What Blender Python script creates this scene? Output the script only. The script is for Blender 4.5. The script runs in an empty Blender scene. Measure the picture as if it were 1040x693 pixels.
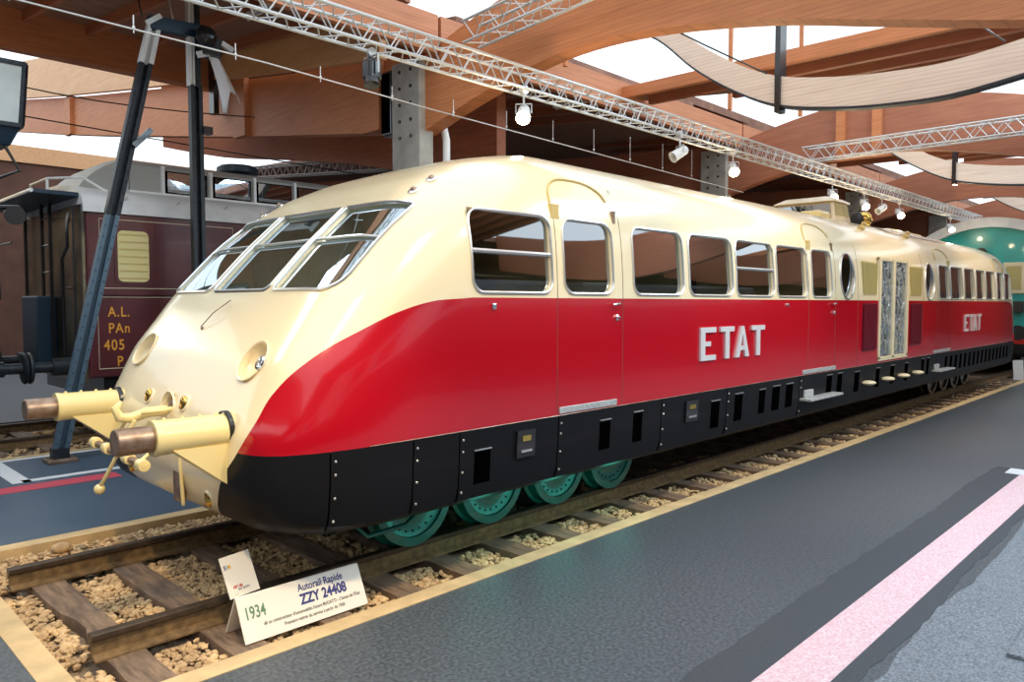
import bpy, bmesh, math, random
import numpy as np
from mathutils import Vector, Matrix
R = random.Random(7)
PI = math.pi
SC = bpy.context.scene
COL = SC.collection

# ------------------------------------------------------------------ camera
cam_d = bpy.data.cameras.new('camera')
cam = bpy.data.objects.new('camera', cam_d); COL.objects.link(cam)
cam_d.sensor_width = 36.0; cam_d.lens = 762.2 / 1040 * 36
cam_d.clip_end = 300
CX, CY, F = 520, 346.5, 762.225
v1 = Vector((1262 - CX, 308 - CY, F)).normalized()
v2 = Vector((-265 - CX, 308 - CY, F)).normalized()
up = v1.cross(v2).normalized()
if up.y > 0: up = -up
r_ = Vector((v1.x, v2.x, up.x)); d_ = Vector((v1.y, v2.y, up.y)); f_ = Vector((v1.z, v2.z, up.z))
cam.matrix_world = Matrix(((r_.x, -d_.x, -f_.x, 0), (r_.y, -d_.y, -f_.y, 0), (r_.z, -d_.z, -f_.z, 1.8), (0, 0, 0, 1)))
SC.camera = cam

# ------------------------------------------------------------------ world, lights, exposure
w = bpy.data.worlds.new('sky'); SC.world = w; w.use_nodes = True
bg = w.node_tree.nodes['Background']
bg.inputs[0].default_value = (0.86, 0.94, 1.0, 1); bg.inputs[1].default_value = 1.4
SC.view_settings.view_transform = 'Standard'; SC.view_settings.look = 'None'
SC.view_settings.exposure = 0.3; SC.view_settings.gamma = 1.0
SC.view_settings.use_curve_mapping = False

def light(name, kind, loc, energy, color, target=None, **kw):
    d = bpy.data.lights.new(name, kind); d.energy = energy; d.color = color
    for k, v in kw.items(): setattr(d, k, v)
    o = bpy.data.objects.new(name, d); COL.objects.link(o); o.location = loc
    if target is not None:
        o.rotation_euler = (Vector(target) - Vector(loc)).to_track_quat('-Z', 'Y').to_euler()
    return o
WARM = (1.0, 0.80, 0.52)
light('hall_spot_light', 'SPOT', (0.9, 1.2, 5.0), 560, (1.0, 0.72, 0.38), (1.5, 4.5, -0.1), spot_size=0.85, spot_blend=0.7, shadow_soft_size=0.10)
light('hall_spot_light', 'SPOT', (3.4, 0.9, 4.9), 340, WARM, (3.6, 4.0, 0.9), spot_size=1.15, spot_blend=0.8, shadow_soft_size=0.10)
light('hall_spot_light', 'SPOT', (7.6, 0.9, 4.9), 340, WARM, (7.8, 4.0, 1.0), spot_size=1.15, spot_blend=0.8, shadow_soft_size=0.10)
light('hall_spot_light', 'SPOT', (12.0, 0.9, 4.9), 340, WARM, (12.2, 4.0, 1.0), spot_size=1.15, spot_blend=0.8, shadow_soft_size=0.10)
light('hall_spot_light', 'SPOT', (17.0, 0.9, 4.9), 360, WARM, (17.2, 4.0, 1.0), spot_size=1.15, spot_blend=0.8, shadow_soft_size=0.10)
light('skylight_area', 'AREA', (11.0, -1.6, 6.4), 900, (0.62, 0.83, 1.0), (9.5, -0.5, 0), shape='RECTANGLE', size=7, size_y=3)
light('skylight_area', 'AREA', (0.5, 8.7, 5.5), 110, (0.80, 0.91, 1.0), (0.5, 9.2, 0), shape='RECTANGLE', size=4, size_y=1.6)
light('coach_fill_area', 'AREA', (13.0, -1.8, 4.9), 300, (0.82, 0.92, 1.0), (14.0, -4.6, 1.8), shape='RECTANGLE', size=12, size_y=0.8)  # added unseen fill, brightens the coach mirrored in the side windows

# ------------------------------------------------------------------ materials
def mat(name, color, rough=0.5, metal=0.0, noise=0.0, nscale=8.0, color2=None, bump=0.0, bscale=40.0, coat=0.0, stretch=None, emit=None, estr=0.0, spec=0.5):
    m = bpy.data.materials.new(name); m.use_nodes = True
    nt = m.node_tree; b = nt.nodes['Principled BSDF']
    b.inputs['Base Color'].default_value = (*color, 1); b.inputs['Roughness'].default_value = rough
    b.inputs['Metallic'].default_value = metal; b.inputs['Specular IOR Level'].default_value = spec
    if coat: b.inputs['Coat Weight'].default_value = coat; b.inputs['Coat Roughness'].default_value = 0.05
    if emit: b.inputs['Emission Color'].default_value = (*emit, 1); b.inputs['Emission Strength'].default_value = estr
    tc = nt.nodes.new('ShaderNodeTexCoord'); mp = nt.nodes.new('ShaderNodeMapping')
    nt.links.new(tc.outputs['Object'], mp.inputs[0])
    if stretch: mp.inputs['Scale'].default_value = stretch
    if noise or color2:
        n = nt.nodes.new('ShaderNodeTexNoise'); n.inputs['Scale'].default_value = nscale; n.inputs['Detail'].default_value = 6
        nt.links.new(mp.outputs[0], n.inputs['Vector'])
        cr = nt.nodes.new('ShaderNodeValToRGB'); cr.color_ramp.elements[0].position = 0.35; cr.color_ramp.elements[1].position = 0.68
        c2 = color2 or tuple(c * (1 - noise) for c in color)
        cr.color_ramp.elements[0].color = (*c2, 1); cr.color_ramp.elements[1].color = (*color, 1)
        nt.links.new(n.outputs['Fac'], cr.inputs[0]); nt.links.new(cr.outputs[0], b.inputs['Base Color'])
    if bump:
        n2 = nt.nodes.new('ShaderNodeTexNoise'); n2.inputs['Scale'].default_value = bscale; n2.inputs['Detail'].default_value = 4
        nt.links.new(mp.outputs[0], n2.inputs['Vector'])
        bp = nt.nodes.new('ShaderNodeBump'); bp.inputs['Strength'].default_value = bump; bp.inputs['Distance'].default_value = 0.02
        nt.links.new(n2.outputs['Fac'], bp.inputs['Height']); nt.links.new(bp.outputs[0], b.inputs['Normal'])
    return m

def wood_mat(name, c1, c2, axis='Y', rough=0.55):
    """glued laminated timber: grain stretched along the beam, faint lamella lines"""
    m = bpy.data.materials.new(name); m.use_nodes = True
    nt = m.node_tree; b = nt.nodes['Principled BSDF']; b.inputs['Roughness'].default_value = rough
    tc = nt.nodes.new('ShaderNodeTexCoord'); mp = nt.nodes.new('ShaderNodeMapping')
    nt.links.new(tc.outputs['Object'], mp.inputs[0])
    mp.inputs['Scale'].default_value = (6, 0.9, 12) if axis == 'Y' else (0.9, 6, 12)
    n = nt.nodes.new('ShaderNodeTexNoise'); n.inputs['Scale'].default_value = 1.6; n.inputs['Detail'].default_value = 8; n.inputs['Roughness'].default_value = 0.65
    nt.links.new(mp.outputs[0], n.inputs['Vector'])
    cr = nt.nodes.new('ShaderNodeValToRGB'); cr.color_ramp.elements[0].position = 0.3; cr.color_ramp.elements[1].position = 0.72
    cr.color_ramp.elements[0].color = (*c2, 1); cr.color_ramp.elements[1].color = (*c1, 1)
    nt.links.new(n.outputs['Fac'], cr.inputs[0])
    w1 = nt.nodes.new('ShaderNodeTexWave'); w1.wave_type = 'BANDS'; w1.bands_direction = 'Z'; w1.inputs['Scale'].default_value = 7.0
    w1.inputs['Distortion'].default_value = 0.3
    nt.links.new(tc.outputs['Object'], w1.inputs['Vector'])
    cr2 = nt.nodes.new('ShaderNodeValToRGB'); cr2.color_ramp.elements[0].position = 0.0; cr2.color_ramp.elements[0].color = (0.72, 0.72, 0.72, 1)
    cr2.color_ramp.elements[1].position = 0.12; cr2.color_ramp.elements[1].color = (1, 1, 1, 1)
    nt.links.new(w1.outputs['Fac'], cr2.inputs[0])
    mx = nt.nodes.new('ShaderNodeMixRGB'); mx.blend_type = 'MULTIPLY'; mx.inputs[0].default_value = 0.7
    nt.links.new(cr.outputs[0], mx.inputs[1]); nt.links.new(cr2.outputs[0], mx.inputs[2])
    nt.links.new(mx.outputs[0], b.inputs['Base Color'])
    return m

def glass_mat(name, tint, base=0.12, gl=(0.9, 0.95, 1.0)):
    m = bpy.data.materials.new(name); m.use_nodes = True
    nt = m.node_tree; nt.nodes.clear()
    out = nt.nodes.new('ShaderNodeOutputMaterial'); mix = nt.nodes.new('ShaderNodeMixShader')
    tr = nt.nodes.new('ShaderNodeBsdfTransparent'); tr.inputs[0].default_value = (*tint, 1)
    g = nt.nodes.new('ShaderNodeBsdfGlossy'); g.inputs['Roughness'].default_value = 0.02; g.inputs[0].default_value = (*gl, 1)
    fr = nt.nodes.new('ShaderNodeLayerWeight'); fr.inputs[0].default_value = 0.5
    pw = nt.nodes.new('ShaderNodeMath'); pw.operation = 'POWER'; pw.inputs[1].default_value = 4.0; nt.links.new(fr.outputs['Facing'], pw.inputs[0])
    ad = nt.nodes.new('ShaderNodeMath'); ad.operation = 'ADD'; ad.use_clamp = True; ad.inputs[1].default_value = base
    nt.links.new(pw.outputs[0], ad.inputs[0]); nt.links.new(ad.outputs[0], mix.inputs[0])
    nt.links.new(tr.outputs[0], mix.inputs[1]); nt.links.new(g.outputs[0], mix.inputs[2]); nt.links.new(mix.outputs[0], out.inputs[0])
    return m

CREAM = (0.90, 0.76, 0.50); CREAM_FRONT = CREAM
M = {}
M['cream'] = mat('cream_paint', CREAM, 0.22, coat=0.4)
M['buffer'] = mat('buffer_cream_paint', (0.88, 0.72, 0.34), 0.25, coat=0.3)
M['steel_worn'] = mat('worn_brown_steel', (0.42, 0.31, 0.24), 0.35, 0.6, color2=(0.24, 0.15, 0.10), nscale=14)
M['black'] = mat('black_paint', (0.012, 0.012, 0.014), 0.3, coat=0.3)
M['dark_slot'] = mat('dark_opening', (0.001, 0.001, 0.001), 0.9, spec=0.0)
M['chrome'] = mat('polished_metal', (0.80, 0.80, 0.80), 0.18, 1.0)
M['alu'] = mat('aluminium_trim', (0.78, 0.77, 0.74), 0.28, 0.9)
M['alu_paint'] = mat('pale_tread_plate', (0.66, 0.67, 0.66), 0.4, 0.4, noise=0.3, nscale=30)
M['brass'] = mat('brass', (0.75, 0.48, 0.12), 0.2, 1.0)
M['glass'] = glass_mat('window_glass', (0.28, 0.31, 0.29), 0.36)
M['wglass'] = glass_mat('windscreen_glass', (0.55, 0.66, 0.76), 0.42, (0.75, 0.88, 1.0))
M['letter'] = mat('brushed_letters', (0.86, 0.84, 0.86), 0.3, 0.35)
M['groove'] = mat('dark_groove', (0.10, 0.06, 0.04), 0.6)
M['gutter'] = mat('ochre_gutter_paint', (0.62, 0.46, 0.18), 0.4)
M['olive'] = mat('olive_cream_louvre', (0.50, 0.42, 0.17), 0.4)
M['maroon_dark'] = mat('dark_red_louvre', (0.16, 0.008, 0.02), 0.35)
M['teal'] = mat('teal_wheel_paint', (0.008, 0.22, 0.19), 0.3, coat=0.3, noise=0.35, nscale=12)
M['rail_top'] = mat('rail_steel', (0.13, 0.095, 0.07), 0.4, 0.6, noise=0.4, nscale=12)
M['rail_side'] = mat('rusty_rail', (0.26, 0.16, 0.07), 0.7, noise=0.5, nscale=20)
M['tie'] = mat('sleeper_wood', (0.30, 0.20, 0.13), 0.7, color2=(0.13, 0.085, 0.06), nscale=5, bump=0.5, bscale=18, stretch=(6, 1, 1))
M['gravel'] = mat('gravel_bed', (0.40, 0.30, 0.20), 0.9, color2=(0.16, 0.11, 0.07), nscale=60, bump=1.0, bscale=60)
M['stone'] = mat('ballast_stone', (0.80, 0.56, 0.30), 0.85, color2=(0.40, 0.26, 0.14), nscale=9)
M['kerb'] = mat('kerb_concrete', (0.74, 0.53, 0.28), 0.8, noise=0.25, nscale=5, bump=0.1)  # light concrete, the warm lamp light on it mixed into the colour
M['floor_r'] = mat('asphalt_floor', (0.13, 0.15, 0.17), 0.34, color2=(0.05, 0.06, 0.072), nscale=45, bump=0.25, bscale=220)
M['floor_l'] = mat('blue_grey_floor', (0.09, 0.14, 0.20), 0.4, color2=(0.06, 0.095, 0.14), nscale=60, bump=0.1, bscale=150)
M['floor_pale'] = mat('worn_asphalt', (0.30, 0.33, 0.36), 0.6, color2=(0.11, 0.13, 0.15), nscale=70, bump=0.35, bscale=160)
M['floor_patch'] = mat('patched_asphalt', (0.075, 0.085, 0.098), 0.6, color2=(0.04, 0.045, 0.055), nscale=110, bump=0.3, bscale=220)
M['pink'] = mat('faded_pink_line', (0.86, 0.70, 0.71), 0.7, color2=(0.74, 0.42, 0.46), nscale=70)
M['redline'] = mat('red_line', (0.62, 0.08, 0.12), 0.6)
M['whiteline'] = mat('white_line', (0.78, 0.80, 0.82), 0.6)
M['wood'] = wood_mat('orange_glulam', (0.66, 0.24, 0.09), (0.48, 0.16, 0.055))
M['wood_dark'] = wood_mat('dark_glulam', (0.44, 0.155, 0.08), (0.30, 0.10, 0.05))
M['wood_x'] = wood_mat('glulam_along_hall', (0.62, 0.25, 0.12), (0.44, 0.16, 0.07), 'X')
M['wood_lit'] = wood_mat('lit_glulam', (0.85, 0.50, 0.26), (0.70, 0.36, 0.17))  # same timber where daylight strikes it, the brightness mixed into the colour
M['wood_skylit'] = wood_mat('skylit_glulam', (0.86, 0.72, 0.60), (0.72, 0.56, 0.45))  # strong skylight on the sag beams, put into the timber colour
M['deck'] = mat('roof_boards', (0.32, 0.17, 0.115), 0.7, color2=(0.20, 0.095, 0.065), nscale=3, stretch=(1, 8, 1))
M['concrete'] = mat('column_concrete', (0.46, 0.43, 0.38), 0.8, noise=0.3, nscale=4, bump=0.2)
M['truss'] = mat('truss_aluminium', (0.60, 0.59, 0.58), 0.4, 0.4)
M['white'] = mat('white_paint', (0.82, 0.82, 0.80), 0.5)
M['maroon'] = mat('maroon_coach_paint', (0.12, 0.022, 0.026), 0.35, coat=0.2, noise=0.3, nscale=3)
M['roof_white'] = mat('coach_roof_white', (0.82, 0.82, 0.80), 0.5, noise=0.2, nscale=3)
M['clere'] = mat('clerestory_grey', (0.40, 0.40, 0.37), 0.5)
M['blue'] = mat('dark_blue_paint', (0.012, 0.035, 0.06), 0.4)
M['tarpost'] = mat('dark_riveted_steel', (0.035, 0.045, 0.055), 0.45, 0.3, noise=0.5, nscale=20)
M['tar_blue'] = mat('slate_blue_steel', (0.10, 0.16, 0.21), 0.45, 0.3)
M['tender'] = mat('black_varnish_gold_sheen', (0.55, 0.47, 0.30), 0.28, 0.9, color2=(0.10, 0.10, 0.09), nscale=1.2, bump=0.25, bscale=3)  # black end wall, its golden reflection painted into the base colour
M['warmglass'] = mat('lit_slatted_blind', (0.55, 0.50, 0.24), 0.6, emit=(1.0, 0.78, 0.30), estr=0.10)
M['yellow_txt'] = mat('orange_lettering', (0.85, 0.36, 0.03), 0.5)
M['teal_loco'] = mat('teal_loco_paint', (0.015, 0.45, 0.42), 0.3, coat=0.3, noise=0.3, nscale=2)
M['redband'] = mat('red_band', (0.75, 0.03, 0.02), 0.4)
M['cream_win'] = mat('cream_window_surround', (0.80, 0.70, 0.48), 0.4)
M['sign'] = mat('sign_white', (0.86, 0.80, 0.70), 0.35)
M['navy'] = mat('navy_print', (0.03, 0.035, 0.19), 0.5)
M['green_txt'] = mat('green_print', (0.12, 0.24, 0.13), 0.5)
M['black_txt'] = mat('black_print', (0.02, 0.02, 0.02), 0.5)
M['red_txt'] = mat('red_print', (0.55, 0.02, 0.02), 0.5)
M['orange_txt'] = mat('amber_print', (0.85, 0.45, 0.05), 0.5)
M['cyan_txt'] = mat('cyan_print', (0.1, 0.45, 0.55), 0.5)
M['cloth'] = mat('white_cloth', (0.80, 0.80, 0.83), 0.8)
M['bulb'] = mat('lit_bulb', (1, 0.85, 0.6), 0.4, emit=(1.0, 0.78, 0.42), estr=28)
M['wall'] = mat('brown_cladding', (0.14, 0.06, 0.04), 0.8, noise=0.3, nscale=2)
M['wall_grey'] = mat('hall_wall_plaster', (0.12, 0.09, 0.08), 0.9, noise=0.2, nscale=1)
M['engine'] = mat('engine_metal', (0.30, 0.38, 0.44), 0.3, 0.8, noise=0.5, nscale=6)
M['coach_blue'] = mat('blue_grey_coach_paint', (0.60, 0.72, 0.82), 0.4)
M['seat'] = mat('seat_leather', (0.05, 0.035, 0.025), 0.5)
M['lantern_glass'] = mat('frosted_lantern_pane', (0.62, 0.66, 0.62), 0.35, noise=0.2, nscale=3)
def film():
    m = glass_mat('creased_clear_film', (0.80, 0.86, 0.90), 0.42, (0.85, 0.92, 1.0)); nt = m.node_tree
    n = nt.nodes.new('ShaderNodeTexNoise'); n.inputs['Scale'].default_value = 4.5; n.inputs['Detail'].default_value = 3; n.inputs['Distortion'].default_value = 1.2
    tc = nt.nodes.new('ShaderNodeTexCoord'); nt.links.new(tc.outputs['Object'], n.inputs['Vector'])
    bp = nt.nodes.new('ShaderNodeBump'); bp.inputs['Strength'].default_value = 1.0; bp.inputs['Distance'].default_value = 0.10
    nt.links.new(n.outputs['Fac'], bp.inputs['Height'])
    for q in nt.nodes:
        if q.type == 'BSDF_GLOSSY': nt.links.new(bp.outputs[0], q.inputs['Normal'])
    return m
M['film'] = film()
M['taupe'] = mat('translucent_brown_panel', (0.62, 0.45, 0.33), 0.35)

# ------------------------------------------------------------------ mesh helpers
class MB:
    def __init__(s): s.v = []; s.f = []
    def add(s, vs, fs):
        k = len(s.v); s.v += [tuple(p) for p in vs]; s.f += [tuple(i + k for i in f) for f in fs]; return s
    def box(s, x0, x1, y0, y1, z0, z1):
        return s.add([(x0,y0,z0),(x1,y0,z0),(x1,y1,z0),(x0,y1,z0),(x0,y0,z1),(x1,y0,z1),(x1,y1,z1),(x0,y1,z1)],
                     [(0,3,2,1),(4,5,6,7),(0,1,5,4),(1,2,6,5),(2,3,7,6),(3,0,4,7)])
    def bar(s, p0, p1, wd, ht, upv=(0,0,1)):
        p0 = Vector(p0); p1 = Vector(p1); d = (p1 - p0).normalized(); u = Vector(upv)
        a = d.cross(u)
        if a.length < 1e-4: a = d.cross(Vector((1,0,0)))
        a.normalize(); b = a.cross(d).normalized(); a *= wd/2; b *= ht/2
        return s.add([p0-a-b, p0+a-b, p0+a+b, p0-a+b, p1-a-b, p1+a-b, p1+a+b, p1-a+b],
                     [(0,1,2,3),(7,6,5,4),(0,4,5,1),(1,5,6,2),(2,6,7,3),(3,7,4,0)])
    def tube(s, pts, r, n=8, closed=False, taper=None):
        pts = [Vector(p) for p in pts]; N = len(pts); rings = []
        ref = None
        for i, p in enumerate(pts):
            a = pts[(i-1) % N] if (closed or i > 0) else p; b = pts[(i+1) % N] if (closed or i < N-1) else p
            t = (b - a).normalized()
            if ref is None:
                ref = t.cross(Vector((0,0,1)));
                if ref.length < 1e-3: ref = t.cross(Vector((1,0,0)))
            ref = (ref - t * ref.dot(t)).normalized(); q = t.cross(ref)
            rr = r if taper is None else taper[i]
            rings.append([p + (ref*math.cos(2*PI*k/n) + q*math.sin(2*PI*k/n)) * rr for k in range(n)])
        vs = [v for ring in rings for v in ring]; fs = []
        for i in range(N if closed else N-1):
            j = (i+1) % N
            for k in range(n): fs.append((i*n+k, i*n+(k+1)%n, j*n+(k+1)%n, j*n+k))
        if not closed:
            fs.append(tuple(range(n-1, -1, -1))); fs.append(tuple((N-1)*n+k for k in range(n)))
        return s.add(vs, fs)
    def sphere(s, c, r, nu=16, nv=10, sc=(1,1,1)):
        vs = [(c[0], c[1], c[2]+r*sc[2])]
        for i in range(1, nv):
            t = PI*i/nv
            for k in range(nu): a = 2*PI*k/nu; vs.append((c[0]+r*sc[0]*math.sin(t)*math.cos(a), c[1]+r*sc[1]*math.sin(t)*math.sin(a), c[2]+r*sc[2]*math.cos(t)))
        vs.append((c[0], c[1], c[2]-r*sc[2])); fs = []
        for k in range(nu): fs.append((0, 1+k, 1+(k+1)%nu)); fs.append((len(vs)-1, 1+(nv-2)*nu+(k+1)%nu, 1+(nv-2)*nu+k))
        for i in range(nv-2):
            for k in range(nu): fs.append((1+i*nu+k, 1+(i+1)*nu+k, 1+(i+1)*nu+(k+1)%nu, 1+i*nu+(k+1)%nu))
        return s.add(vs, fs)
    def lathe(s, c, axis, prof, n=32):
        """prof = [(radius, distance along axis)]"""
        c = Vector(c); ax = Vector(axis).normalized(); a = ax.orthogonal().normalized(); b = ax.cross(a)
        vs = [c + ax*h + (a*math.cos(2*PI*k/n) + b*math.sin(2*PI*k/n))*max(rr, 1e-4) for rr, h in prof for k in range(n)]
        fs = [(i*n+k, i*n+(k+1)%n, (i+1)*n+(k+1)%n, (i+1)*n+k) for i in range(len(prof)-1) for k in range(n)]
        return s.add(vs, fs)
    def extrude(s, poly, vec):
        """closed 3D polygon swept along vec"""
        n = len(poly); vec = Vector(vec); vs = [Vector(p) for p in poly] + [Vector(p) + vec for p in poly]
        fs = [tuple(range(n-1, -1, -1)), tuple(range(n, 2*n))] + [(i, (i+1)%n, n+(i+1)%n, n+i) for i in range(n)]
        return s.add(vs, fs)
    def mesh(s, name, off=(0,0,0)):
        me = bpy.data.meshes.new(name); me.from_pydata([(a-off[0], b-off[1], c-off[2]) for a, b, c in s.v], [], s.f)
        bm = bmesh.new(); bm.from_mesh(me); bmesh.ops.recalc_face_normals(bm, faces=bm.faces); bm.to_mesh(me); bm.free()
        return me
    def build(s, name, m, parent=None, smooth=None, origin=None, bevel=0, **kw):
        if parent is not None: off = wloc(parent)
        elif origin is not None: off = origin
        else: off = centre(s.v)
        if parent is not None and origin is not None: o_off = origin
        else: o_off = off
        me = s.mesh(name, o_off); me.materials.append(M[m] if isinstance(m, str) else m)
        o = bpy.data.objects.new(name, me); COL.objects.link(o)
        if parent is not None:
            o.parent = parent; o.location = tuple(o_off[i] - off[i] for i in range(3))
        else: o.location = o_off
        if smooth: shade(me, smooth)
        if bevel:
            b = o.modifiers.new('bevel', 'BEVEL'); b.width = bevel; b.segments = 2; b.limit_method = 'ANGLE'
        setp(o, **kw); return o
def centre(vs):
    xs = [v[0] for v in vs]; ys = [v[1] for v in vs]; zs = [v[2] for v in vs]
    return ((min(xs)+max(xs))/2, (min(ys)+max(ys))/2, min(zs))
def wloc(o):
    p = Vector((0,0,0))
    while o is not None: p += o.location; o = o.parent
    return tuple(p)
def shade(me, ang=40):
    for p in me.polygons: p.use_smooth = True
    me.set_sharp_from_angle(angle=math.radians(ang))
def setp(o, label=None, cat=None, group=None, kind=None):
    if label: o['label'] = label
    if cat: o['category'] = cat
    if group: o['group'] = group
    if kind: o['kind'] = kind
    return o
def empty(name, loc, **kw):
    o = bpy.data.objects.new(name, None); COL.objects.link(o); o.location = loc; setp(o, **kw); return o
def copy_tree(o, parent=None):
    c = o.copy(); COL.objects.link(c); c.parent = parent
    for ch in list(o.children): copy_tree(ch, c)
    return c
def rounded(w0, w1, h0, h1, r, n=6):
    out = []
    for cx, cy, a0 in ((w1-r, h1-r, 0), (w0+r, h1-r, PI/2), (w0+r, h0+r, PI), (w1-r, h0+r, 1.5*PI)):
        for i in range(n+1): a = a0 + PI/2*i/n; out.append((cx+r*math.cos(a), cy+r*math.sin(a)))
    return out
def densify(poly, step):
    out = []
    for i in range(len(poly)):
        a = poly[i]; b = poly[(i+1) % len(poly)]; L = math.dist(a, b); k = max(1, int(L/step))
        for j in range(k): out.append(tuple(a[q] + (b[q]-a[q])*j/k for q in range(len(a))))
    return out
def text(s, size, mtx, m, parent, name='lettering', ext=0.001, sx=1.0, off=0.0, align='LEFT', spacing=1.0):
    c = bpy.data.curves.new('txt', 'FONT'); c.body = s; c.size = size; c.extrude = ext; c.offset = off; c.align_x = align; c.space_character = spacing
    t = bpy.data.objects.new('txt', c); COL.objects.link(t)
    dg = bpy.context.evaluated_depsgraph_get(); me = bpy.data.meshes.new_from_object(t.evaluated_get(dg))
    bpy.data.objects.remove(t); me.name = name
    me.transform(Matrix.Diagonal((sx, 1, 1, 1))); me.transform(mtx)
    off_ = wloc(parent); me.transform(Matrix.Translation((-off_[0], -off_[1], -off_[2])))
    me.materials.clear(); me.materials.append(M[m])
    o = bpy.data.objects.new(name, me); COL.objects.link(o); o.parent = parent; return o
def frame_mtx(o, x, y):
    x = Vector(x).normalized(); y = Vector(y); y = (y - x*x.dot(y)).normalized(); z = x.cross(y)
    return Matrix(((x.x,y.x,z.x,o[0]),(x.y,y.y,z.y,o[1]),(x.z,y.z,z.z,o[2]),(0,0,0,1)))

FZ = -0.12      # floor level, rail top is z = 0
YC = 5.17       # centre of the railcar's track

# ------------------------------------------------------------------ the hall: floor
def slab(name, x0, x1, y0, y1, z0, z1, m, **kw): return MB().box(x0, x1, y0, y1, z0, z1).build(name, m, kind='structure', **kw)
slab('floor', -14, 60, -12, 3.72, FZ-0.2, FZ, 'floor_r')
slab('floor', -14, 0.98, 3.72, 6.78, FZ-0.2, FZ, 'floor_r')
slab('floor', -14, 60, 6.93, 10.85, FZ-0.2, FZ, 'floor_l')
slab('floor', -14, 60, 3.72, 6.93, FZ-0.4, FZ-0.10, 'gravel')
slab('floor', -14, 60, 10.85, 14.2, FZ-0.4, FZ-0.06, 'gravel')
slab('floor', -14, 60, 14.2, 36, FZ-0.3, FZ, 'floor_patch')
slab('kerb', 0.98, 60, 3.72, 3.86, FZ-0.18, FZ+0.005, 'kerb')
slab('kerb', 0.98, 60, 6.78, 6.93, FZ-0.18, FZ+0.012, 'kerb')
slab('kerb', 0.98, 1.12, 3.86, 6.78, FZ-0.18, FZ+0.005, 'kerb')
slab('kerb', -14, 60, 10.78, 10.85, FZ-0.01, FZ+0.015, 'kerb')
# worn strip with painted line on the near side
def ragged(name, x0, x1, y0, y1, z, m, amp=0.02, seed=1, both=True):
    rr = random.Random(seed); N = int((x1-x0)/0.08); a = []; b = []
    ya = yb = 0
    for i in range(N+1):
        x = x0 + (x1-x0)*i/N; ya = ya*0.85 + rr.uniform(-amp, amp); yb = yb*0.85 + rr.uniform(-amp, amp)
        a.append((x, y0 + (ya if both else 0), z)); b.append((x, y1 + yb, z))
    mb = MB(); mb.add(a + b + [(p[0], p[1], z-0.01) for p in a + b], [(i, i+1, N+1+i+1, N+1+i) for i in range(N)])
    mb.f += [(2*(N+1)+i, 2*(N+1)+i+1, i+1, i) for i in range(N)] + [(N+1+i, N+1+i+1, 3*(N+1)+i+1, 3*(N+1)+i) for i in range(N)]
    return mb.build(name, m, kind='structure')
ragged('floor_patch', -4, 10.25, 1.33, 2.0, FZ+0.003, 'floor_patch', 0.012, 2)
ragged('floor_patch', -4, 30, -12, 1.28, FZ+0.0045, 'floor_pale', 0.016, 3, False)
MB().box(-4, 9.9, 1.43, 1.715, FZ+0.0005, FZ+0.006).build('floor_stripe', 'pink', kind='structure')
MB().box(9.9, 10.22, 1.40, 1.86, FZ+0.0005, FZ+0.007).build('floor_stripe', 'whiteline', kind='structure')
MB().box(-4, 2.9, 8.85, 9.13, FZ+0.0005, FZ+0.004).build('floor_stripe', 'redline', kind='structure')
mb = MB(); mb.box(2.05, 6, 9.28, 9.40, FZ+0.0005, FZ+0.004); mb.box(1.95, 2.13, 9.28, 10.7, FZ+0.0005, FZ+0.004)
mb.build('floor_stripe', 'whiteline', kind='structure')
MB().box(-4, 60, 10.66, 10.76, FZ+0.0005, FZ+0.0035).build('floor_stripe', 'whiteline', kind='structure')
MB().box(4.72, 5.6, 0.25, 0.85, FZ+0.003, FZ+0.028).build('floor_plate', 'floor_pale', label='pale slab corner lying on the worn floor at the right edge', cat='slab', bevel=0.006)
for (x, y, a) in ((4.9, 1.02, 0.5), (3.9, 0.95, 0.15), (2.9, 3.1, 0)):
    pass

# ------------------------------------------------------------------ tracks
def rail(yc, x0, x1, label, top='rail_top', group=None):
    o = empty('rail', (x0, yc, FZ-0.02), label=label, cat='rail', group=group)
    hd = [(0.036, 0), (0.036, -0.028), (0.012, -0.042), (-0.012, -0.042), (-0.036, -0.028), (-0.036, 0), (-0.028, 0.004), (0.028, 0.004)]
    MB().extrude([(x0, yc+a, b) for a, b in hd], (x1-x0, 0, 0)).build('rail_head', top, o)
    wb = [(0.010, -0.041), (0.010, -0.110), (0.070, -0.126), (0.070, -0.138), (-0.070, -0.138), (-0.070, -0.126), (-0.010, -0.110), (-0.010, -0.041)]
    MB().extrude([(x0+0.004, yc+a, b) for a, b in wb], (x1-x0-0.008, 0, 0)).build('rail_foot', 'rail_side', o)
    return o
rail(4.42, 1.26, 60, 'brown steel rail nearest the camera, running under the red railcar')
rail(5.92, 1.20, 60, 'brown steel rail behind, running under the far side of the red railcar')
rail(11.65, -13, 60, 'rusty rail nearer the blue floor, in front of the maroon coach')
rail(13.10, -13, 60, 'rusty rail under the far side of the maroon coach')

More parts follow.
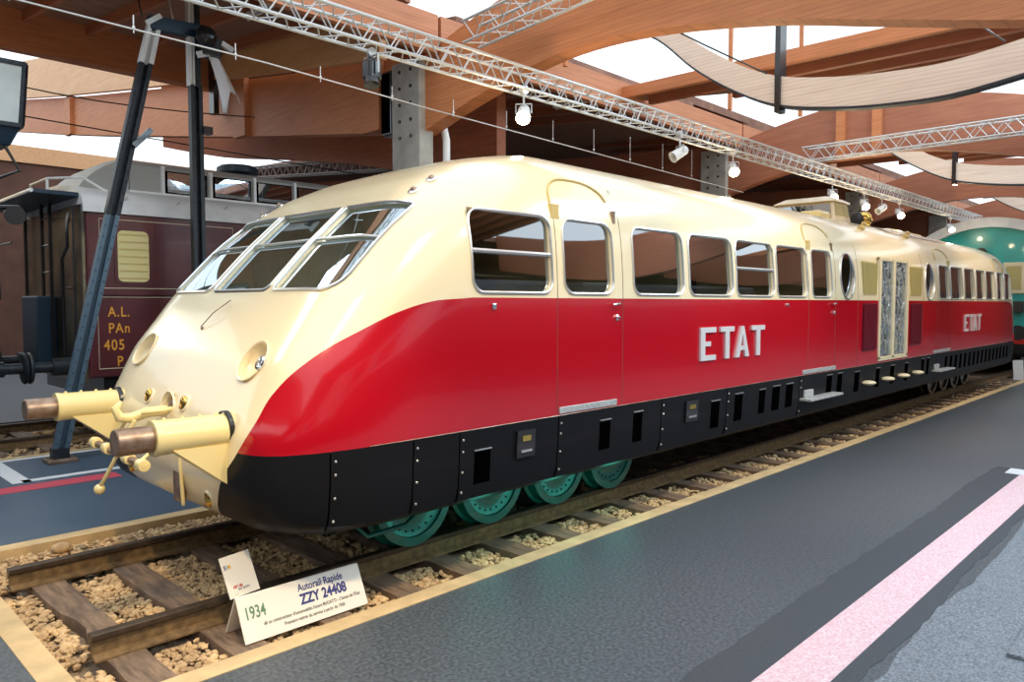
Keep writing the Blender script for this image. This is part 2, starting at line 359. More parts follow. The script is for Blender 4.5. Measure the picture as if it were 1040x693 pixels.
def sleeper_mesh(seed, y0, y1, wd=0.20, chew=False):
    rr = random.Random(seed); N = 14; mb = MB(); vs = []
    for i in range(N+1):
        y = y0 + (y1-y0)*i/N
        l = -wd/2 + rr.uniform(-0.006, 0.006) + (0.055*math.exp(-((y-4.95)/0.22)**2) if chew else 0); r = wd/2 + rr.uniform(-0.006, 0.006)
        zt = rr.uniform(-0.004, 0.004)
        vs += [(l, y, -0.24), (l, y, -0.138+zt), (r, y, -0.138+zt), (r, y, -0.24)]
    fs = []
    for i in range(N):
        for k in range(4): fs.append((i*4+k, i*4+(k+1)%4, (i+1)*4+(k+1)%4, (i+1)*4+k))
    fs += [(0,1,2,3), (N*4+3, N*4+2, N*4+1, N*4)]
    return mb.add(vs, fs)
xs = [1.42, 1.93] + [2.50 + 0.57*i for i in range(36)]
for i, x in enumerate(xs):
    mb = sleeper_mesh(i, 3.90, 6.22, 0.20, i == 0); mb.v = [(v[0]+x, v[1], v[2]) for v in mb.v]
    lab = {0: 'worn wooden sleeper with a bitten edge at the open end of the track',
           1: 'wooden sleeper second from the open end of the track, half in shade',
           2: 'wooden sleeper carrying the white 1934 sign'}.get(i, 'dark wooden sleeper under the railcar with its end by the kerb')
    mb.build('railway_sleeper', 'tie', origin=(x, YC, -0.24), label=lab, cat='sleeper', group='sleepers of the railcar track')
xs = [0.4 + 0.6*i for i in range(9)]
for i, x in enumerate(xs):
    mb = sleeper_mesh(90+i, 11.1, 13.7); mb.v = [(v[0]+x, v[1], v[2]+0.03) for v in mb.v]
    mb.build('railway_sleeper', 'tie', origin=(x, 12.4, -0.24), label='brown sleeper in the track of the maroon coach', cat='sleeper', group='sleepers of the maroon coach track')

def stones(name, regions, m, seed, label, zb, avoid=None):
    rr = np.random.default_rng(seed)
    t = (1+5**0.5)/2
    ico = np.array([(-1,t,0),(1,t,0),(-1,-t,0),(1,-t,0),(0,-1,t),(0,1,t),(0,-1,-t),(0,1,-t),(t,0,-1),(t,0,1),(-t,0,-1),(-t,0,1)], float); ico /= np.linalg.norm(ico[0])
    fc = np.array([(0,11,5),(0,5,1),(0,1,7),(0,7,10),(0,10,11),(1,5,9),(5,11,4),(11,10,2),(10,7,6),(7,1,8),(3,9,4),(3,4,2),(3,2,6),(3,6,8),(3,8,9),(4,9,5),(2,4,11),(6,2,10),(8,6,7),(9,8,1)])
    V = []; Fc = []; k = 0
    for (x0, x1, y0, y1, n, s) in regions:
        for i in range(n):
            x = rr.uniform(x0, x1); y = rr.uniform(y0, y1)
            if avoid and avoid(x, y): continue
            sc = s * rr.uniform(0.55, 1.35) * np.array([1, rr.uniform(0.6, 1), rr.uniform(0.45, 0.8)])
            p = ico * sc * rr.uniform(0.75, 1.15, (12, 1)); a = rr.uniform(0, 6.3); b = rr.uniform(-0.5, 0.5)
            Rz = np.array([[math.cos(a), -math.sin(a), 0], [math.sin(a), math.cos(a), 0], [0, 0, 1]]); Rx = np.array([[1,0,0],[0,math.cos(b),-math.sin(b)],[0,math.sin(b),math.cos(b)]])
            p = p @ (Rz @ Rx).T + (x, y, zb + rr.uniform(0.0, 0.025))
            V.append(p); Fc.append(fc + k*12); k += 1
    V = np.concatenate(V); Fc = np.concatenate(Fc); me = bpy.data.meshes.new(name)
    off = V.min(0); V = V - off
    me.from_pydata(V.tolist(), [], Fc.tolist()); me.materials.append(M[m])
    o = bpy.data.objects.new(name, me); COL.objects.link(o); o.location = off
    setp(o, label, 'ballast', kind='stuff'); return o
def on_rail(x, y): return abs(y-4.42) < 0.085 or abs(y-5.92) < 0.085
def on_tie(x, y):
    if on_rail(x, y): return True
    xs_ = [1.42, 1.93] + [2.50+0.57*i for i in range(36)]
    return 3.88 < y < 6.24 and min(abs(x-q) for q in xs_) < 0.105
stones('ballast', [(1.13, 3.4, 3.88, 6.76, 9500, 0.024), (3.4, 9, 3.88, 4.95, 5500, 0.027), (9, 22, 3.88, 4.35, 2200, 0.036), (3.4, 7, 4.95, 5.8, 900, 0.035)], 'stone', 5,
       'sandy ballast stones filling the track bed of the red railcar', -0.195, on_tie)
stones('ballast', [(-1, 7, 10.9, 13.9, 3000, 0.035)], 'stone', 6, 'brownish ballast stones around the rusty rails by the maroon coach', -0.165, lambda x, y: abs(y-11.65) < 0.1 or abs(y-13.1) < 0.1)
MB().sphere((1.70, 6.62, -0.13), 0.075, 12, 8, (1.0, 0.8, 0.55)).build('stone', 'stone', smooth=60, label='large pale stone lying on the ballast beside the far kerb', cat='stone')

# ------------------------------------------------------------------ the hall: timber roof
ZA = [(8.15, 4.02), (7.2, 4.28), (6.3, 4.47), (5.4, 4.58), (4.4, 4.54), (3.2, 4.34), (2.2, 4.08), (1.2, 3.82), (0, 3.55), (-2, 3.4), (-4, 3.6), (-7, 4.4)]
def beam_yz(name, x, th, pts_bottom, depth, m, sub=5, **kw):
    P = []
    ys = [p[0] for p in pts_bottom]; n = len(ys)
    for i in range(n-1):
        for j in range(sub):
            t = j/sub; p0 = pts_bottom[max(i-1, 0)]; p1 = pts_bottom[i]; p2 = pts_bottom[i+1]; p3 = pts_bottom[min(i+2, n-1)]
            P.append(tuple(0.5*((2*p1[q]) + (-p0[q]+p2[q])*t + (2*p0[q]-5*p1[q]+4*p2[q]-p3[q])*t*t + (-p0[q]+3*p1[q]-3*p2[q]+p3[q])*t**3) for q in range(2)))
    P.append(pts_bottom[-1]); N = len(P)
    dp = depth if callable(depth) else (lambda y: depth)
    vs = []
    for (y, z) in P: vs += [(x-th/2, y, z), (x+th/2, y, z), (x+th/2, y, z+dp(y)), (x-th/2, y, z+dp(y))]
    fs = [(i*4+k, i*4+(k+1)%4, (i+1)*4+(k+1)%4, (i+1)*4+k) for i in range(N-1) for k in range(4)] + [(0,1,2,3), ((N-1)*4+3, (N-1)*4+2, (N-1)*4+1, (N-1)*4)]
    return MB().add(vs, fs).build(name, m, kind='structure', **kw)
def sheet(name, x0, x1, pts, th, m):   # roof deck: profile in Y-Z extruded along X
    poly = [(x0, y, z) for y, z in pts] + [(x0, y, z+th) for y, z in reversed(pts)]
    return MB().extrude(poly, (x1-x0, 0, 0)).build(name, m, kind='structure')
BX = [6.45 + 8.2*k for k in range(6)]
for k, X in enumerate(BX):
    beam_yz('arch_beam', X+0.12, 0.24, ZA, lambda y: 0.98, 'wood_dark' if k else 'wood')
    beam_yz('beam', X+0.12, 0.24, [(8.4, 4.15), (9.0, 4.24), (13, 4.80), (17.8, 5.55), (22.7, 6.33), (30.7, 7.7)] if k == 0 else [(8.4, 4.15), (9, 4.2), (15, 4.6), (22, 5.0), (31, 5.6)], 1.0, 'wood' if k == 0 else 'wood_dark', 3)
    if k == 0:
        for y in (9.0, 13.0, 22.9):
            z = {9.0: 4.26, 13.0: 4.80, 22.9: 6.36}[y]
            MB().box(X-0.10, X, y-0.22, y+0.22, z-0.02, z+1.0).build('beam_stiffener', 'wood', kind='structure')
    else:
        for y in (4.9, 5.55):
            if X < 20: MB().box(X-0.08, X, y-0.08, y+0.08, 4.5, 5.5).build('beam_stiffener', 'wood', kind='structure')
    # column: flat concrete pier with bolts
    c = empty('column', (X+0.1, 8.15, FZ), kind='structure')
    MB().box(X-0.10, X+0.14, 7.88, 8.48, FZ, 5.05).build('pier', 'concrete', c, bevel=0.015)
    if k < 3:
        for i in range(5):
            for y in (8.06, 8.3): MB().lathe((X-0.10, y, 4.92-i*0.22), (-1,0,0), [(0,0.014),(0.022,0.014),(0.026,0)], 10).build('bolt', 'black', c)
    if k == 0: MB().tube([(X+0.30, 7.80, 3.2), (X+0.30, 7.80, 4.0), (X+0.30, 7.86, 4.2), (X+0.28, 8.0, 4.26)], 0.05, 10).build('drain_pipe', 'white', c, smooth=60)
    # roof fascia on the column line
    MB().box(X-8.2, X-0.05, 7.55, 7.65, 5.02, 5.50).build('beam', 'wood_x', kind='structure')
# front bay ceiling, rising to the left
sheet('ceiling', -9, 6.3, [(7.6, 5.75), (14.1, 6.42)], 0.15, 'deck')
for i in range(17):
    x = -8.4 + 0.9*i
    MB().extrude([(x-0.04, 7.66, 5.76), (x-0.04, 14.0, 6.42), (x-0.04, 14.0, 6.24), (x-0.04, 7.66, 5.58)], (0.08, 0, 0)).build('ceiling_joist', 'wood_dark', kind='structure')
MB().box(-9, 6.35, 13.9, 14.15, 5.78, 6.45).build('beam', 'wood_x', kind='structure')
MB().box(6.22, 6.32, 13.7, 13.9, 5.3, 6.3).build('hanger', 'black', kind='structure')
beam_yz('beam', 6.30, 0.12, [(8.6, 5.15), (13, 5.80), (22.7, 7.33), (30.7, 8.7)], 1.1, 'wood_lit', 2)
for k, X in enumerate(BX[:5]):
    pts = [(7.6, 5.45), (9, 5.62), (17.5, 6.5)]
    sheet('ceiling', X+0.3, X+6.3, pts, 0.15, 'deck')
    for i in range(7):
        x = X + 0.8 + 0.85*i
        poly = [(x-0.04, y, z+0.01) for y, z in pts] + [(x-0.04, y, z-0.16) for y, z in reversed(pts)]
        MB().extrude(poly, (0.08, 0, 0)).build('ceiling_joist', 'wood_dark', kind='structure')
    # right-hand deck between skylights, ribs below
    x0 = X + 4.05
    MB().extrude([(x0, 7.7, 5.30), (x0, 1.7, 5.20), (x0, -7, 5.05), (x0+3.1, -7, 5.05), (x0+3.1, 1.7, 5.20), (x0+1.6, 5.0, 5.26), (x0+0.5, 7.7, 5.30)], (0, 0, 0.06)).build('ceiling', 'deck', kind='structure')
    MB().extrude([(x0-0.10, -7, 5.0), (x0-0.10, 1.7, 5.12), (x0-0.10, 7.7, 5.22), (x0-0.10, 7.7, 5.40), (x0-0.10, 1.7, 5.32), (x0-0.10, -7, 5.15)], (0.10, 0, 0)).build('beam', 'wood', kind='structure')
    for i in range(5):
        x = x0 + 0.35 + 0.55*i; ye = 7.3 - 1.25*i
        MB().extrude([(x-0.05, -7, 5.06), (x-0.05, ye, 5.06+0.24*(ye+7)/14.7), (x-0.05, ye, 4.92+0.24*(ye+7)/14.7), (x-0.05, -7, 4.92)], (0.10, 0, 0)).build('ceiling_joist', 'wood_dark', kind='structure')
    # sagging lower chord under the skylight
    if k < 4:
        beam_yz('sag_beam', X+3.0, 0.14, [(6.9, 5.97), (6.2, 5.59), (5.6, 5.05), (5.0, 4.63), (4.4, 4.33), (3.7, 4.17), (3.0, 4.09), (2.2, 4.09), (1.0, 4.32), (0, 4.77), (-1.5, 5.57)], 0.03, 'tarpost')
        beam_yz('sag_beam', X+3.0, 0.12, [(6.9, 6.0), (6.2, 5.62), (5.6, 5.08), (5.0, 4.66), (4.4, 4.36), (3.7, 4.20), (3.0, 4.12), (2.2, 4.12), (1.0, 4.35), (0, 4.8), (-1.5, 5.6)], 0.36, 'wood_skylit')
        MB().box(X+2.90, X+3.08, 4.33, 4.40, 4.25, 6.2).build('hanger', 'black', kind='structure')
sheet('ceiling', 12.7, 60, [(7.7, 5.62), (27, 6.5)], 0.15, 'deck')
sheet('ceiling', 60, 61, [(7.7, 5.62), (27, 6.5)], 0.15, 'deck')
for x0 in (-5.9, 2.3):
    if x0 < 0: sheet('ceiling', x0, x0+2.9, [(-7, 5.05), (7.7, 5.32)], 0.06, 'deck')
# thin timber posts hanging from the skylight frames, as slender pale struts
for (x, y) in ((8.4, 7.1), (12.3, 6.6), (13.6, 5.9), (16.0, 4.2), (20.0, 5.9)):
    MB().box(x-0.03, x+0.03, y-0.03, y+0.03, 5.2, 8.2).build('skylight_strut', 'wood', kind='structure')
beam_yz('beam', 8.6, 0.2, [(8.6, 4.05), (10.8, 4.18), (13.0, 4.60), (15.6, 5.02), (18.6, 5.48), (22, 6.2)], 1.1, 'wood_dark', 3)
# outer walls
slab('wall_left', -14, 60, 32, 32.3, FZ, 6.9, 'wall')
slab('wall_left', -14, 60, 31.9, 32.2, 6.9, 7.5, 'wood_lit')
slab('wall_back', 52, 52.3, -12, 32, FZ, 5.2, 'wall')
slab('wall_right', -14, 60, -12.3, -12, FZ, 6.4, 'wall_grey')
sheet('ceiling', -14, 60, [(-12, 5.6), (-7, 5.2)], 0.12, 'deck')
slab('wall_front', -14.3, -14, -12, 32, FZ, 6.4, 'wall_grey')

# ------------------------------------------------------------------ trusses, lamps, cables
def truss(name, p0, p1, s, label, nseg, rc=0.017, rl=0.0075):
    p0 = Vector(p0); p1 = Vector(p1); d = (p1-p0).normalized(); a = d.cross(Vector((0,0,1))).normalized()*s/2; b = Vector((0,0,s/2))
    o = empty(name, tuple((p0+p1)/2), label=label, cat='truss')
    cs = [a+b, a-b, -a-b, -a+b]
    for c in cs: MB().tube([p0+c, p1+c], rc, 8).build('chord', 'truss', o, smooth=50)
    mb = MB(); L = (p1-p0).length
    for i in range(nseg):
        q0 = p0 + d*L*i/nseg; q1 = p0 + d*L*(i+0.5)/nseg; q2 = p0 + d*L*(i+1)/nseg
        for k in range(4):
            c0 = cs[k]; c1 = cs[(k+1) % 4]
            mb.tube([q0+c0, q1+c1], rl, 5); mb.tube([q1+c1, q2+c0], rl, 5)
    mb.build('lacing', 'truss', o); return o
truss('lighting_truss', (-1, 5.70, 4.20), (25.6, 5.70, 4.25), 0.22, 'long silver lattice truss with spotlights running above the railcar', 90)
truss('lighting_truss', (6.1, 6.6, 4.95), (6.1, 3.0, 5.15), 0.25, 'short silver truss against the nearest timber arch at the top', 9)
truss('lighting_truss', (14.3, 6.1, 4.62), (14.3, -3, 4.62), 0.25, 'silver truss crossing in front of the second timber arch at the right', 24)
truss('lighting_truss', (9.1, 9.6, 4.35), (9.1, 19.0, 5.15), 0.25, 'grey lattice truss far behind the concrete column, above the coach roof', 30)
light_specs = [(6.81, 6.42, 4.05, 1, 'lit warm spotlight on the truss nearest the timber arch column'),
               (10.27, 6.35, 4.05, 0, 'unlit white cylinder spotlight tilted down on the long truss'),
               (12.1, 6.42, 4.05, 1, 'brightest lit spotlight on the truss in front of the second column'),
               (16.5, 6.42, 4.05, 1, 'lit spotlight just above the roof cabin of the railcar'),
               (18.4, 6.42, 4.03, 1, 'lit spotlight behind the brass roof lamp'),
               (20.9, 6.42, 4.03, 1, 'small lit spotlight right of the brass roof lamp'),
               (19.6, 6.42, 4.03, 0, 'white unlit spotlight between two lit ones on the far truss'),
               (25.6, 6.42, 4.0, 1, 'farthest lit spotlight above the teal locomotive')]
for (x, y, z, on, lab) in light_specs:
    x, y, z = x*0.877, y*0.877, 1.8 + (z-1.8)*0.877 - 0.01
    o = empty('spotlight', (x, y, z+0.3), label=lab, cat='spotlight', group='spotlights on the long truss')
    MB().tube([(x, y, z+0.36), (x, y, z+0.16)], 0.012, 6).build('hanger_rod', 'truss', o)
    MB().lathe((x, y, z+0.33), (0,1,0), [(0,-0.03),(0.05,-0.03),(0.05,0.03),(0,0.03)], 12).build('clamp', 'truss', o, smooth=40)
    dr = Vector((-0.62, -0.52, -0.55)).normalized()
    if not on: dr = Vector((-0.75, 0.35, -0.5)).normalized()
    c = Vector((x, y, z+0.08))
    MB().lathe(c - dr*0.12, dr, [(0,0),(0.05,0.005),(0.065,0.03),(0.072,0.22),(0.08,0.25),(0.07,0.25),(0.055,0.2)], 20).build('lamp_housing', 'white', o, smooth=40)
    hs = dr.cross(Vector((0,0,1))).normalized()
    MB().tube([c+hs*0.085, c+hs*0.085+Vector((0,0,0.10)), c-hs*0.085+Vector((0,0,0.10)), c-hs*0.085], 0.008, 6).build('yoke', 'truss', o)
    if on:
        MB().sphere(c + dr*0.12, 0.062, 14, 10).build('bulb', 'bulb', o, smooth=60)
        light('truss_spot_light', 'POINT', tuple(c + dr*0.28), 14, WARM, shadow_soft_size=0.06)
# black moving-head lamp on the truss
o = empty('stage_light', (4.05, 5.7, 4.0), label='black stage lamp hanging under the truss left of the column', cat='spotlight')
MB().lathe((4.05, 5.7, 4.05), (0,1,0), [(0,-0.02),(0.045,-0.02),(0.045,0.02),(0,0.02)], 12).build('clamp', 'truss', o)
MB().tube([(4.05, 5.60, 3.86), (4.05, 5.60, 4.02), (4.05, 5.80, 4.02), (4.05, 5.80, 3.86)], 0.012, 8).build('yoke', 'truss', o)
MB().box(3.98, 4.12, 5.63, 5.77, 3.80, 3.99).build('lamp_housing', 'black', o, bevel=0.03)
MB().lathe((4.03, 5.68, 3.80), (-0.1,-0.3,-1), [(0.06,-0.02),(0.072,0.05),(0.065,0.05),(0.0,0.02)], 18).build('snoot', 'black', o, smooth=40)
# loudspeaker column left of the first pier
o = empty('loudspeaker', (6.42, 8.6, 4.15), label='tall black loudspeaker beside the bolted concrete column', cat='loudspeaker')
MB().box(6.35, 6.50, 8.50, 8.72, 4.12, 5.0).build('cabinet', 'black', o, bevel=0.02); MB().box(6.335, 6.352, 8.52, 8.70, 4.16, 4.96).build('grille', 'dark_slot', o)
# ceiling battens (fluorescent fittings)
for (x, y, z, lab) in ((4.9, 9.35, 5.62, 'white ceiling batten lamp behind the near end of the truss'), (10.2, 11.3, 5.62, 'white ceiling batten lamp just right of the column'),
                  (10.7, 8.9, 5.42, 'white ceiling batten lamp behind the first lit spotlight')):
    o = empty('batten_lamp', (x, y, z), label=lab, cat='lamp', group='batten lamps on the board ceiling')
    MB().box(x-0.06, x+0.06, y-0.4, y+0.4, z, z+0.05).build('housing', 'white', o, bevel=0.01)
    MB().tube([(x, y-0.36, z-0.02), (x, y+0.36, z-0.02)], 0.018, 8).build('tube_lamp', 'white', o)
    MB().tube([(x, y, z+0.04), (x, y, z+0.25)], 0.006, 5).build('hanger_rod', 'truss', o)
# suspended wire with droppers
o = empty('catenary_wire', (5, 7.2, 4.2), label='thin suspended wire with short droppers running left of the truss', cat='wire')
MB().tube([(-2, 7.2, 4.28), (3.8, 7.2, 4.24), (6, 7.2, 4.17), (10, 7.2, 4.08), (14, 7.2, 4.0)], 0.008, 6).build('cable', 'truss', o)
for i in range(12):
    x = 1.6 + 0.95*i; zc = 4.26 - 0.018*x
    MB().tube([(x, 7.2, zc), (x, 7.2, zc+0.16+0.05*max(0, i-4))], 0.005, 5).build('dropper', 'truss', o); MB().sphere((x, 7.2, zc+0.05), 0.014, 8, 6).build('insulator', 'white', o)
for i, (a, b, lab) in enumerate((((0.5, 12.4, 4.5), (30, 12.4, 4.45), 'black contact wire above the maroon coach roof'), ((0.5, 13.5, 5.4), (6.25, 12.2, 4.97), 'black slanting cable behind the steel crane'),
                                 ((7.0, 5.37, 5.34), (9.3, 4.48, 4.74), 'dark cable slanting down across the skylight'), ((8.0, 2.15, 4.71), (9.33, 1.88, 4.54), 'grey cable slanting at the top right corner'))):
    A = Vector(a); B = Vector(b); pts = [A.lerp(B, t/10) - Vector((0,0,(0.25 if i < 2 else 0.02)*math.sin(PI*t/10))) for t in range(11)]
    MB().tube(pts, 0.010, 6).build('cable', 'black', label=lab, cat='cable')

# ------------------------------------------------------------------ railcar body
SUM, LN = 22.8, 0.85
ZT = [.40,.75,1.05,1.45,1.86,2.2,2.48,2.7,2.85,2.95,3.02,3.07,3.09]
XT = [2.03,1.93,1.96,2.16,2.48,2.80,3.10,3.41,3.72,4.02,4.35,4.8,5.3]
def bodyF(X, y, z):
    W = np.interp(z, [.40,.94,1.9,2.45,3.1], [1.43,1.46,1.46,1.44,1.40]); a = np.abs(y)/W
    b = np.maximum(0, (z-1.9)/1.19); bc = np.minimum(b, 1); b2 = np.maximum(0, (1.6-z)/1.21); pe = np.interp(z, [2.3, 2.95], [12.0, 4.2])
    P = np.interp(z, ZT, XT) - LN*(1-(1-bc**2.2)**(1/2.1)); Xm = np.minimum(X, SUM-X); Xr = SUM-X; c = np.maximum(0, np.maximum((P+LN-X)/LN, ((P-1.96)*0.5+1.96+LN-Xr)/LN))
    return a**pe + b**2.2 + b2**30 + c**2.1
def cast(o, d, far=6.0):
    """from inside outwards: distance where F passes 1 (arrays)"""
    lo = np.zeros(len(o)); hi = np.full(len(o), far)
    for _ in range(32):
        mid = (lo+hi)/2; p = o + d*mid[:, None]; ins = bodyF(p[:,0], p[:,1], p[:,2]) < 1
        lo = np.where(ins, mid, lo); hi = np.where(ins, hi, mid)
    return lo
def surf_y(x, z, off=0.0, side=-1):
    t = cast(np.array([[x, 0, z]], float), np.array([[0, side, 0]], float), 2.0)[0]
    return YC + side*(t+off)
def surf_ray(p, d, maxd=3.0):
    """from outside point along d to first hit"""
    p = np.array(p, float); d = np.array(d, float); d /= np.linalg.norm(d); t = np.arange(0, maxd, 0.01)
    q = p + d*t[:, None]; ins = bodyF(q[:,0], q[:,1]-YC, q[:,2]) < 1; i = int(np.argmax(ins))
    if not ins.any(): return None
    a, b = t[max(i-1, 0)], t[i]
    for _ in range(20):
        m_ = (a+b)/2; q = p+d*m_
        if bodyF(q[0], q[1]-YC, q[2]) < 1: b = m_
        else: a = m_
    return Vector(p + d*b)
def normal(p):
    e = 1e-3; g = Vector([float(bodyF(p[0]+(e if k==0 else 0), p[1]-YC+(e if k==1 else 0), p[2]+(e if k==2 else 0)) - bodyF(p[0]-(e if k==0 else 0), p[1]-YC-(e if k==1 else 0), p[2]-(e if k==2 else 0))) for k in range(3)])
    return g.normalized()
def shell(inner=0.0, zmin=None):
    NJ = 120; xs = np.concatenate([np.linspace(3.3, 5.2, 22), np.linspace(5.4, SUM-5.4, 44), np.linspace(SUM-5.2, SUM-3.3, 22)])
    ph = 2*PI*np.arange(NJ)/NJ; O = []; D = []; tt = np.linspace(0, 1, 40)**1.0 * PI/2
    for t in tt[::-1][:-1]:
        for a in ph: O.append((3.3, 0, 1.6)); D.append((-math.sin(t), math.cos(t)*math.cos(a), math.cos(t)*math.sin(a)))
    for x in xs:
        for a in ph: O.append((x, 0, 1.6)); D.append((0, math.cos(a), math.sin(a)))
    for t in tt[1:]:
        for a in ph: O.append((SUM-3.3, 0, 1.6)); D.append((math.sin(t), math.cos(t)*math.cos(a), math.cos(t)*math.sin(a)))
    O = np.array(O, float); D = np.array(D, float); t = cast(O, D) - inner; P = O + D*t[:, None]
    if zmin: P[:,2] = np.maximum(P[:,2], zmin)
    P[:,1] += YC; n = len(P)//NJ
    # first and last rings collapse to a point
    V = [tuple(P[0])] + [tuple(p) for p in P[NJ:(n-1)*NJ]] + [tuple(P[-1])]; Fc = []
    for k in range(NJ): Fc.append((0, 1+(k+1)%NJ, 1+k)); Fc.append((len(V)-1, 1+(n-3)*NJ+k, 1+(n-3)*NJ+(k+1)%NJ))
    for i in range(n-3):
        for k in range(NJ): Fc.append((1+i*NJ+k, 1+i*NJ+(k+1)%NJ, 1+(i+1)*NJ+(k+1)%NJ, 1+(i+1)*NJ+k))
    return MB().add(V, Fc)

def livery():
    m = bpy.data.materials.new('railcar_livery'); m.use_nodes = True; nt = m.node_tree; b = nt.nodes['Principled BSDF']
    b.inputs['Roughness'].default_value = 0.16; b.inputs['Coat Weight'].default_value = 0.6; b.inputs['Coat Roughness'].default_value = 0.04
    tc = nt.nodes.new('ShaderNodeTexCoord'); sp = nt.nodes.new('ShaderNodeSeparateXYZ'); nt.links.new(tc.outputs['Object'], sp.inputs[0])
    def mth(op, a, c=None, cl=False):
        n = nt.nodes.new('ShaderNodeMath'); n.operation = op; n.use_clamp = cl
        for i, v in enumerate((a, c)):
            if v is None: continue
            if isinstance(v, (int, float)): n.inputs[i].default_value = v
            else: nt.links.new(v, n.inputs[i])
        return n.outputs[0]
    ax = mth('ABSOLUTE', sp.outputs[0]); ay = mth('ABSOLUTE', sp.outputs[1])
    s = mth('ADD', mth('SUBTRACT', SUM/2, ax), ay)
    fc = nt.nodes.new('ShaderNodeFloatCurve'); cu = fc.mapping.curves[0]
    pts = [(.42, 2.68), (.757, 2.84), (.924, 3.01), (1.113, 3.185), (1.273, 3.31), (1.481, 3.62), (1.645, 4.0), (1.76, 4.32), (1.82, 4.60), (1.85, 4.95)]
    def nx(z): return (z-0.4)/1.6
    def ny(v): return (v-2.5)/2.5
    cu.points[0].location = (0, ny(2.68)); cu.points[1].location = (1, 1)
    for z, v in pts: cu.points.new(nx(z), ny(v))
    fc.mapping.update()
    zn = mth('DIVIDE', mth('SUBTRACT', sp.outputs[2], 0.4), 1.6, True); nt.links.new(zn, fc.inputs['Value'])
    thr = mth('ADD', mth('MULTIPLY', fc.outputs[0], 2.5), 2.5)
    inside = mth('GREATER_THAN', s, thr); below = mth('LESS_THAN', sp.outputs[2], 1.838); lower = mth('LESS_THAN', sp.outputs[2], 0.94)
    inside = mth('MULTIPLY', inside, below)
    cm = nt.nodes.new('ShaderNodeMixRGB'); cm.inputs[1].default_value = (*CREAM, 1); cm.inputs[2].default_value = (0.46, 0.003, 0.012, 1); nt.links.new(inside, cm.inputs[0])
    c2 = nt.nodes.new('ShaderNodeMixRGB'); c2.inputs[2].default_value = (0.010, 0.010, 0.012, 1); nt.links.new(mth('MULTIPLY', inside, lower), c2.inputs[0]); nt.links.new(cm.outputs[0], c2.inputs[1])
    nt.links.new(c2.outputs[0], b.inputs['Base Color'])
    blk = mth('MULTIPLY', inside, lower); nt.links.new(mth('SUBTRACT', 0.38, mth('MULTIPLY', blk, 0.34)), b.inputs['Coat Weight'])
    nt.links.new(mth('ADD', 0.18, mth('MULTIPLY', blk, 0.24)), b.inputs['Roughness'])
    nt.links.new(mth('SUBTRACT', 0.5, mth('MULTIPLY', blk, 0.40)), b.inputs['Specular IOR Level'])
    n2 = nt.nodes.new('ShaderNodeTexNoise'); n2.inputs['Scale'].default_value = 1.3; n2.inputs['Detail'].default_value = 2
    nt.links.new(tc.outputs['Object'], n2.inputs['Vector']); bp = nt.nodes.new('ShaderNodeBump'); bp.inputs['Strength'].default_value = 0.25; bp.inputs['Distance'].default_value = 0.02
    nt.links.new(n2.outputs['Fac'], bp.inputs['Height']); nt.links.new(bp.outputs[0], b.inputs['Coat Normal'])
    return m
M['livery'] = livery()
car = empty('railcar', (SUM/2, YC, 0), label='cream and red streamlined railcar with sloping nose and black skirt', cat='railcar')

ZW0, ZW1 = 1.885, 2.435
side_win = [(3.45, 4.24, ZW0, ZW1, 0.09, True), (4.40, 5.00, ZW0, ZW1, 0.10, False), (5.31, 6.08, ZW0, ZW1, 0.09, False), (6.21, 7.02, ZW0, ZW1, 0.09, False),
            (7.12, 7.95, ZW0, ZW1, 0.08, True), (8.05, 8.84, ZW0, ZW1, 0.08, False), (9.0, 9.58, ZW0, ZW1, 0.08, False)]
rear_win = [(14.28, 14.90, ZW0, ZW1, 0.05, False), (15.0, 15.74, ZW0, ZW1, 0.05, False), (15.92, 16.6, ZW0, ZW1, 0.05, False), (16.78, 17.44, ZW0, ZW1, 0.05, False),
            (17.56, 18.26, ZW0, ZW1, 0.05, False), (18.50, 19.06, ZW0, ZW1, 0.05, False), (19.2, 19.8, ZW0, ZW1, 0.05, False)]
ovals = [(10.125, 2.15, 0.24, 0.30), (13.73, 2.15, 0.24, 0.30)]
doors_eng = [(11.36, 11.88), (11.96, 12.52)]
N_ = Vector((-0.697, 0, 0.717)).normalized()      # windscreen normal
T_ = Vector((0.717, 0, 0.697)).normalized()       # up the slope
W0 = Vector((2.50, YC, 1.89))
SL = 0.86
def ws_pt(v, s): return W0 + T_*s + Vector((0, v, 0))
def hipoly(lo, hi, left_r, right_r):
    out = []
    for (cx, cy, a0, r) in ((hi, SL, 0, 0.02), (lo, SL, PI/2, 0.02), (lo, 0.0, PI, left_r), (hi, 0.0, 1.5*PI, right_r)):
        sx = -1 if a0 in (0, 1.5*PI) else 1; sy = -1 if a0 in (0, PI/2) else 1
        for i in range(6): a = a0 + PI/2*i/5; out.append((cx + sx*r + r*math.cos(a), cy + sy*r + r*math.sin(a)))
    return out
ws_polys = [hipoly(-1.21, -0.48, 0.16, 0.06), hipoly(-0.42, 0.42, 0.06, 0.06), hipoly(0.48, 1.21, 0.06, 0.16)]
HL = [(-0.87, 1.45), (0.87, 1.45)]
def nose_pt(y, z): return surf_ray((0.5, YC+y, z), (1, 0, 0))
cut = MB()
for (x0, x1, z0, z1, r, _) in side_win + rear_win:
    cut.extrude([(x, YC-2.2, z) for x, z in rounded(x0, x1, z0, z1, r)], (0, 4.4, 0))
for (x, z, a, b) in ovals: cut.extrude([(x+a*math.cos(2*PI*i/32), YC-2.2, z+b*math.sin(2*PI*i/32)) for i in range(32)], (0, 4.4, 0))
for (a, b) in doors_eng: cut.extrude([(x, YC-2.2, z) for x, z in rounded(a, b, 1.03, 2.41, 0.01, 2)], (0, 1.6, 0))
for poly in ws_polys: cut.extrude([ws_pt(v, s) + N_*0.7 for v, s in poly], -N_*1.15)
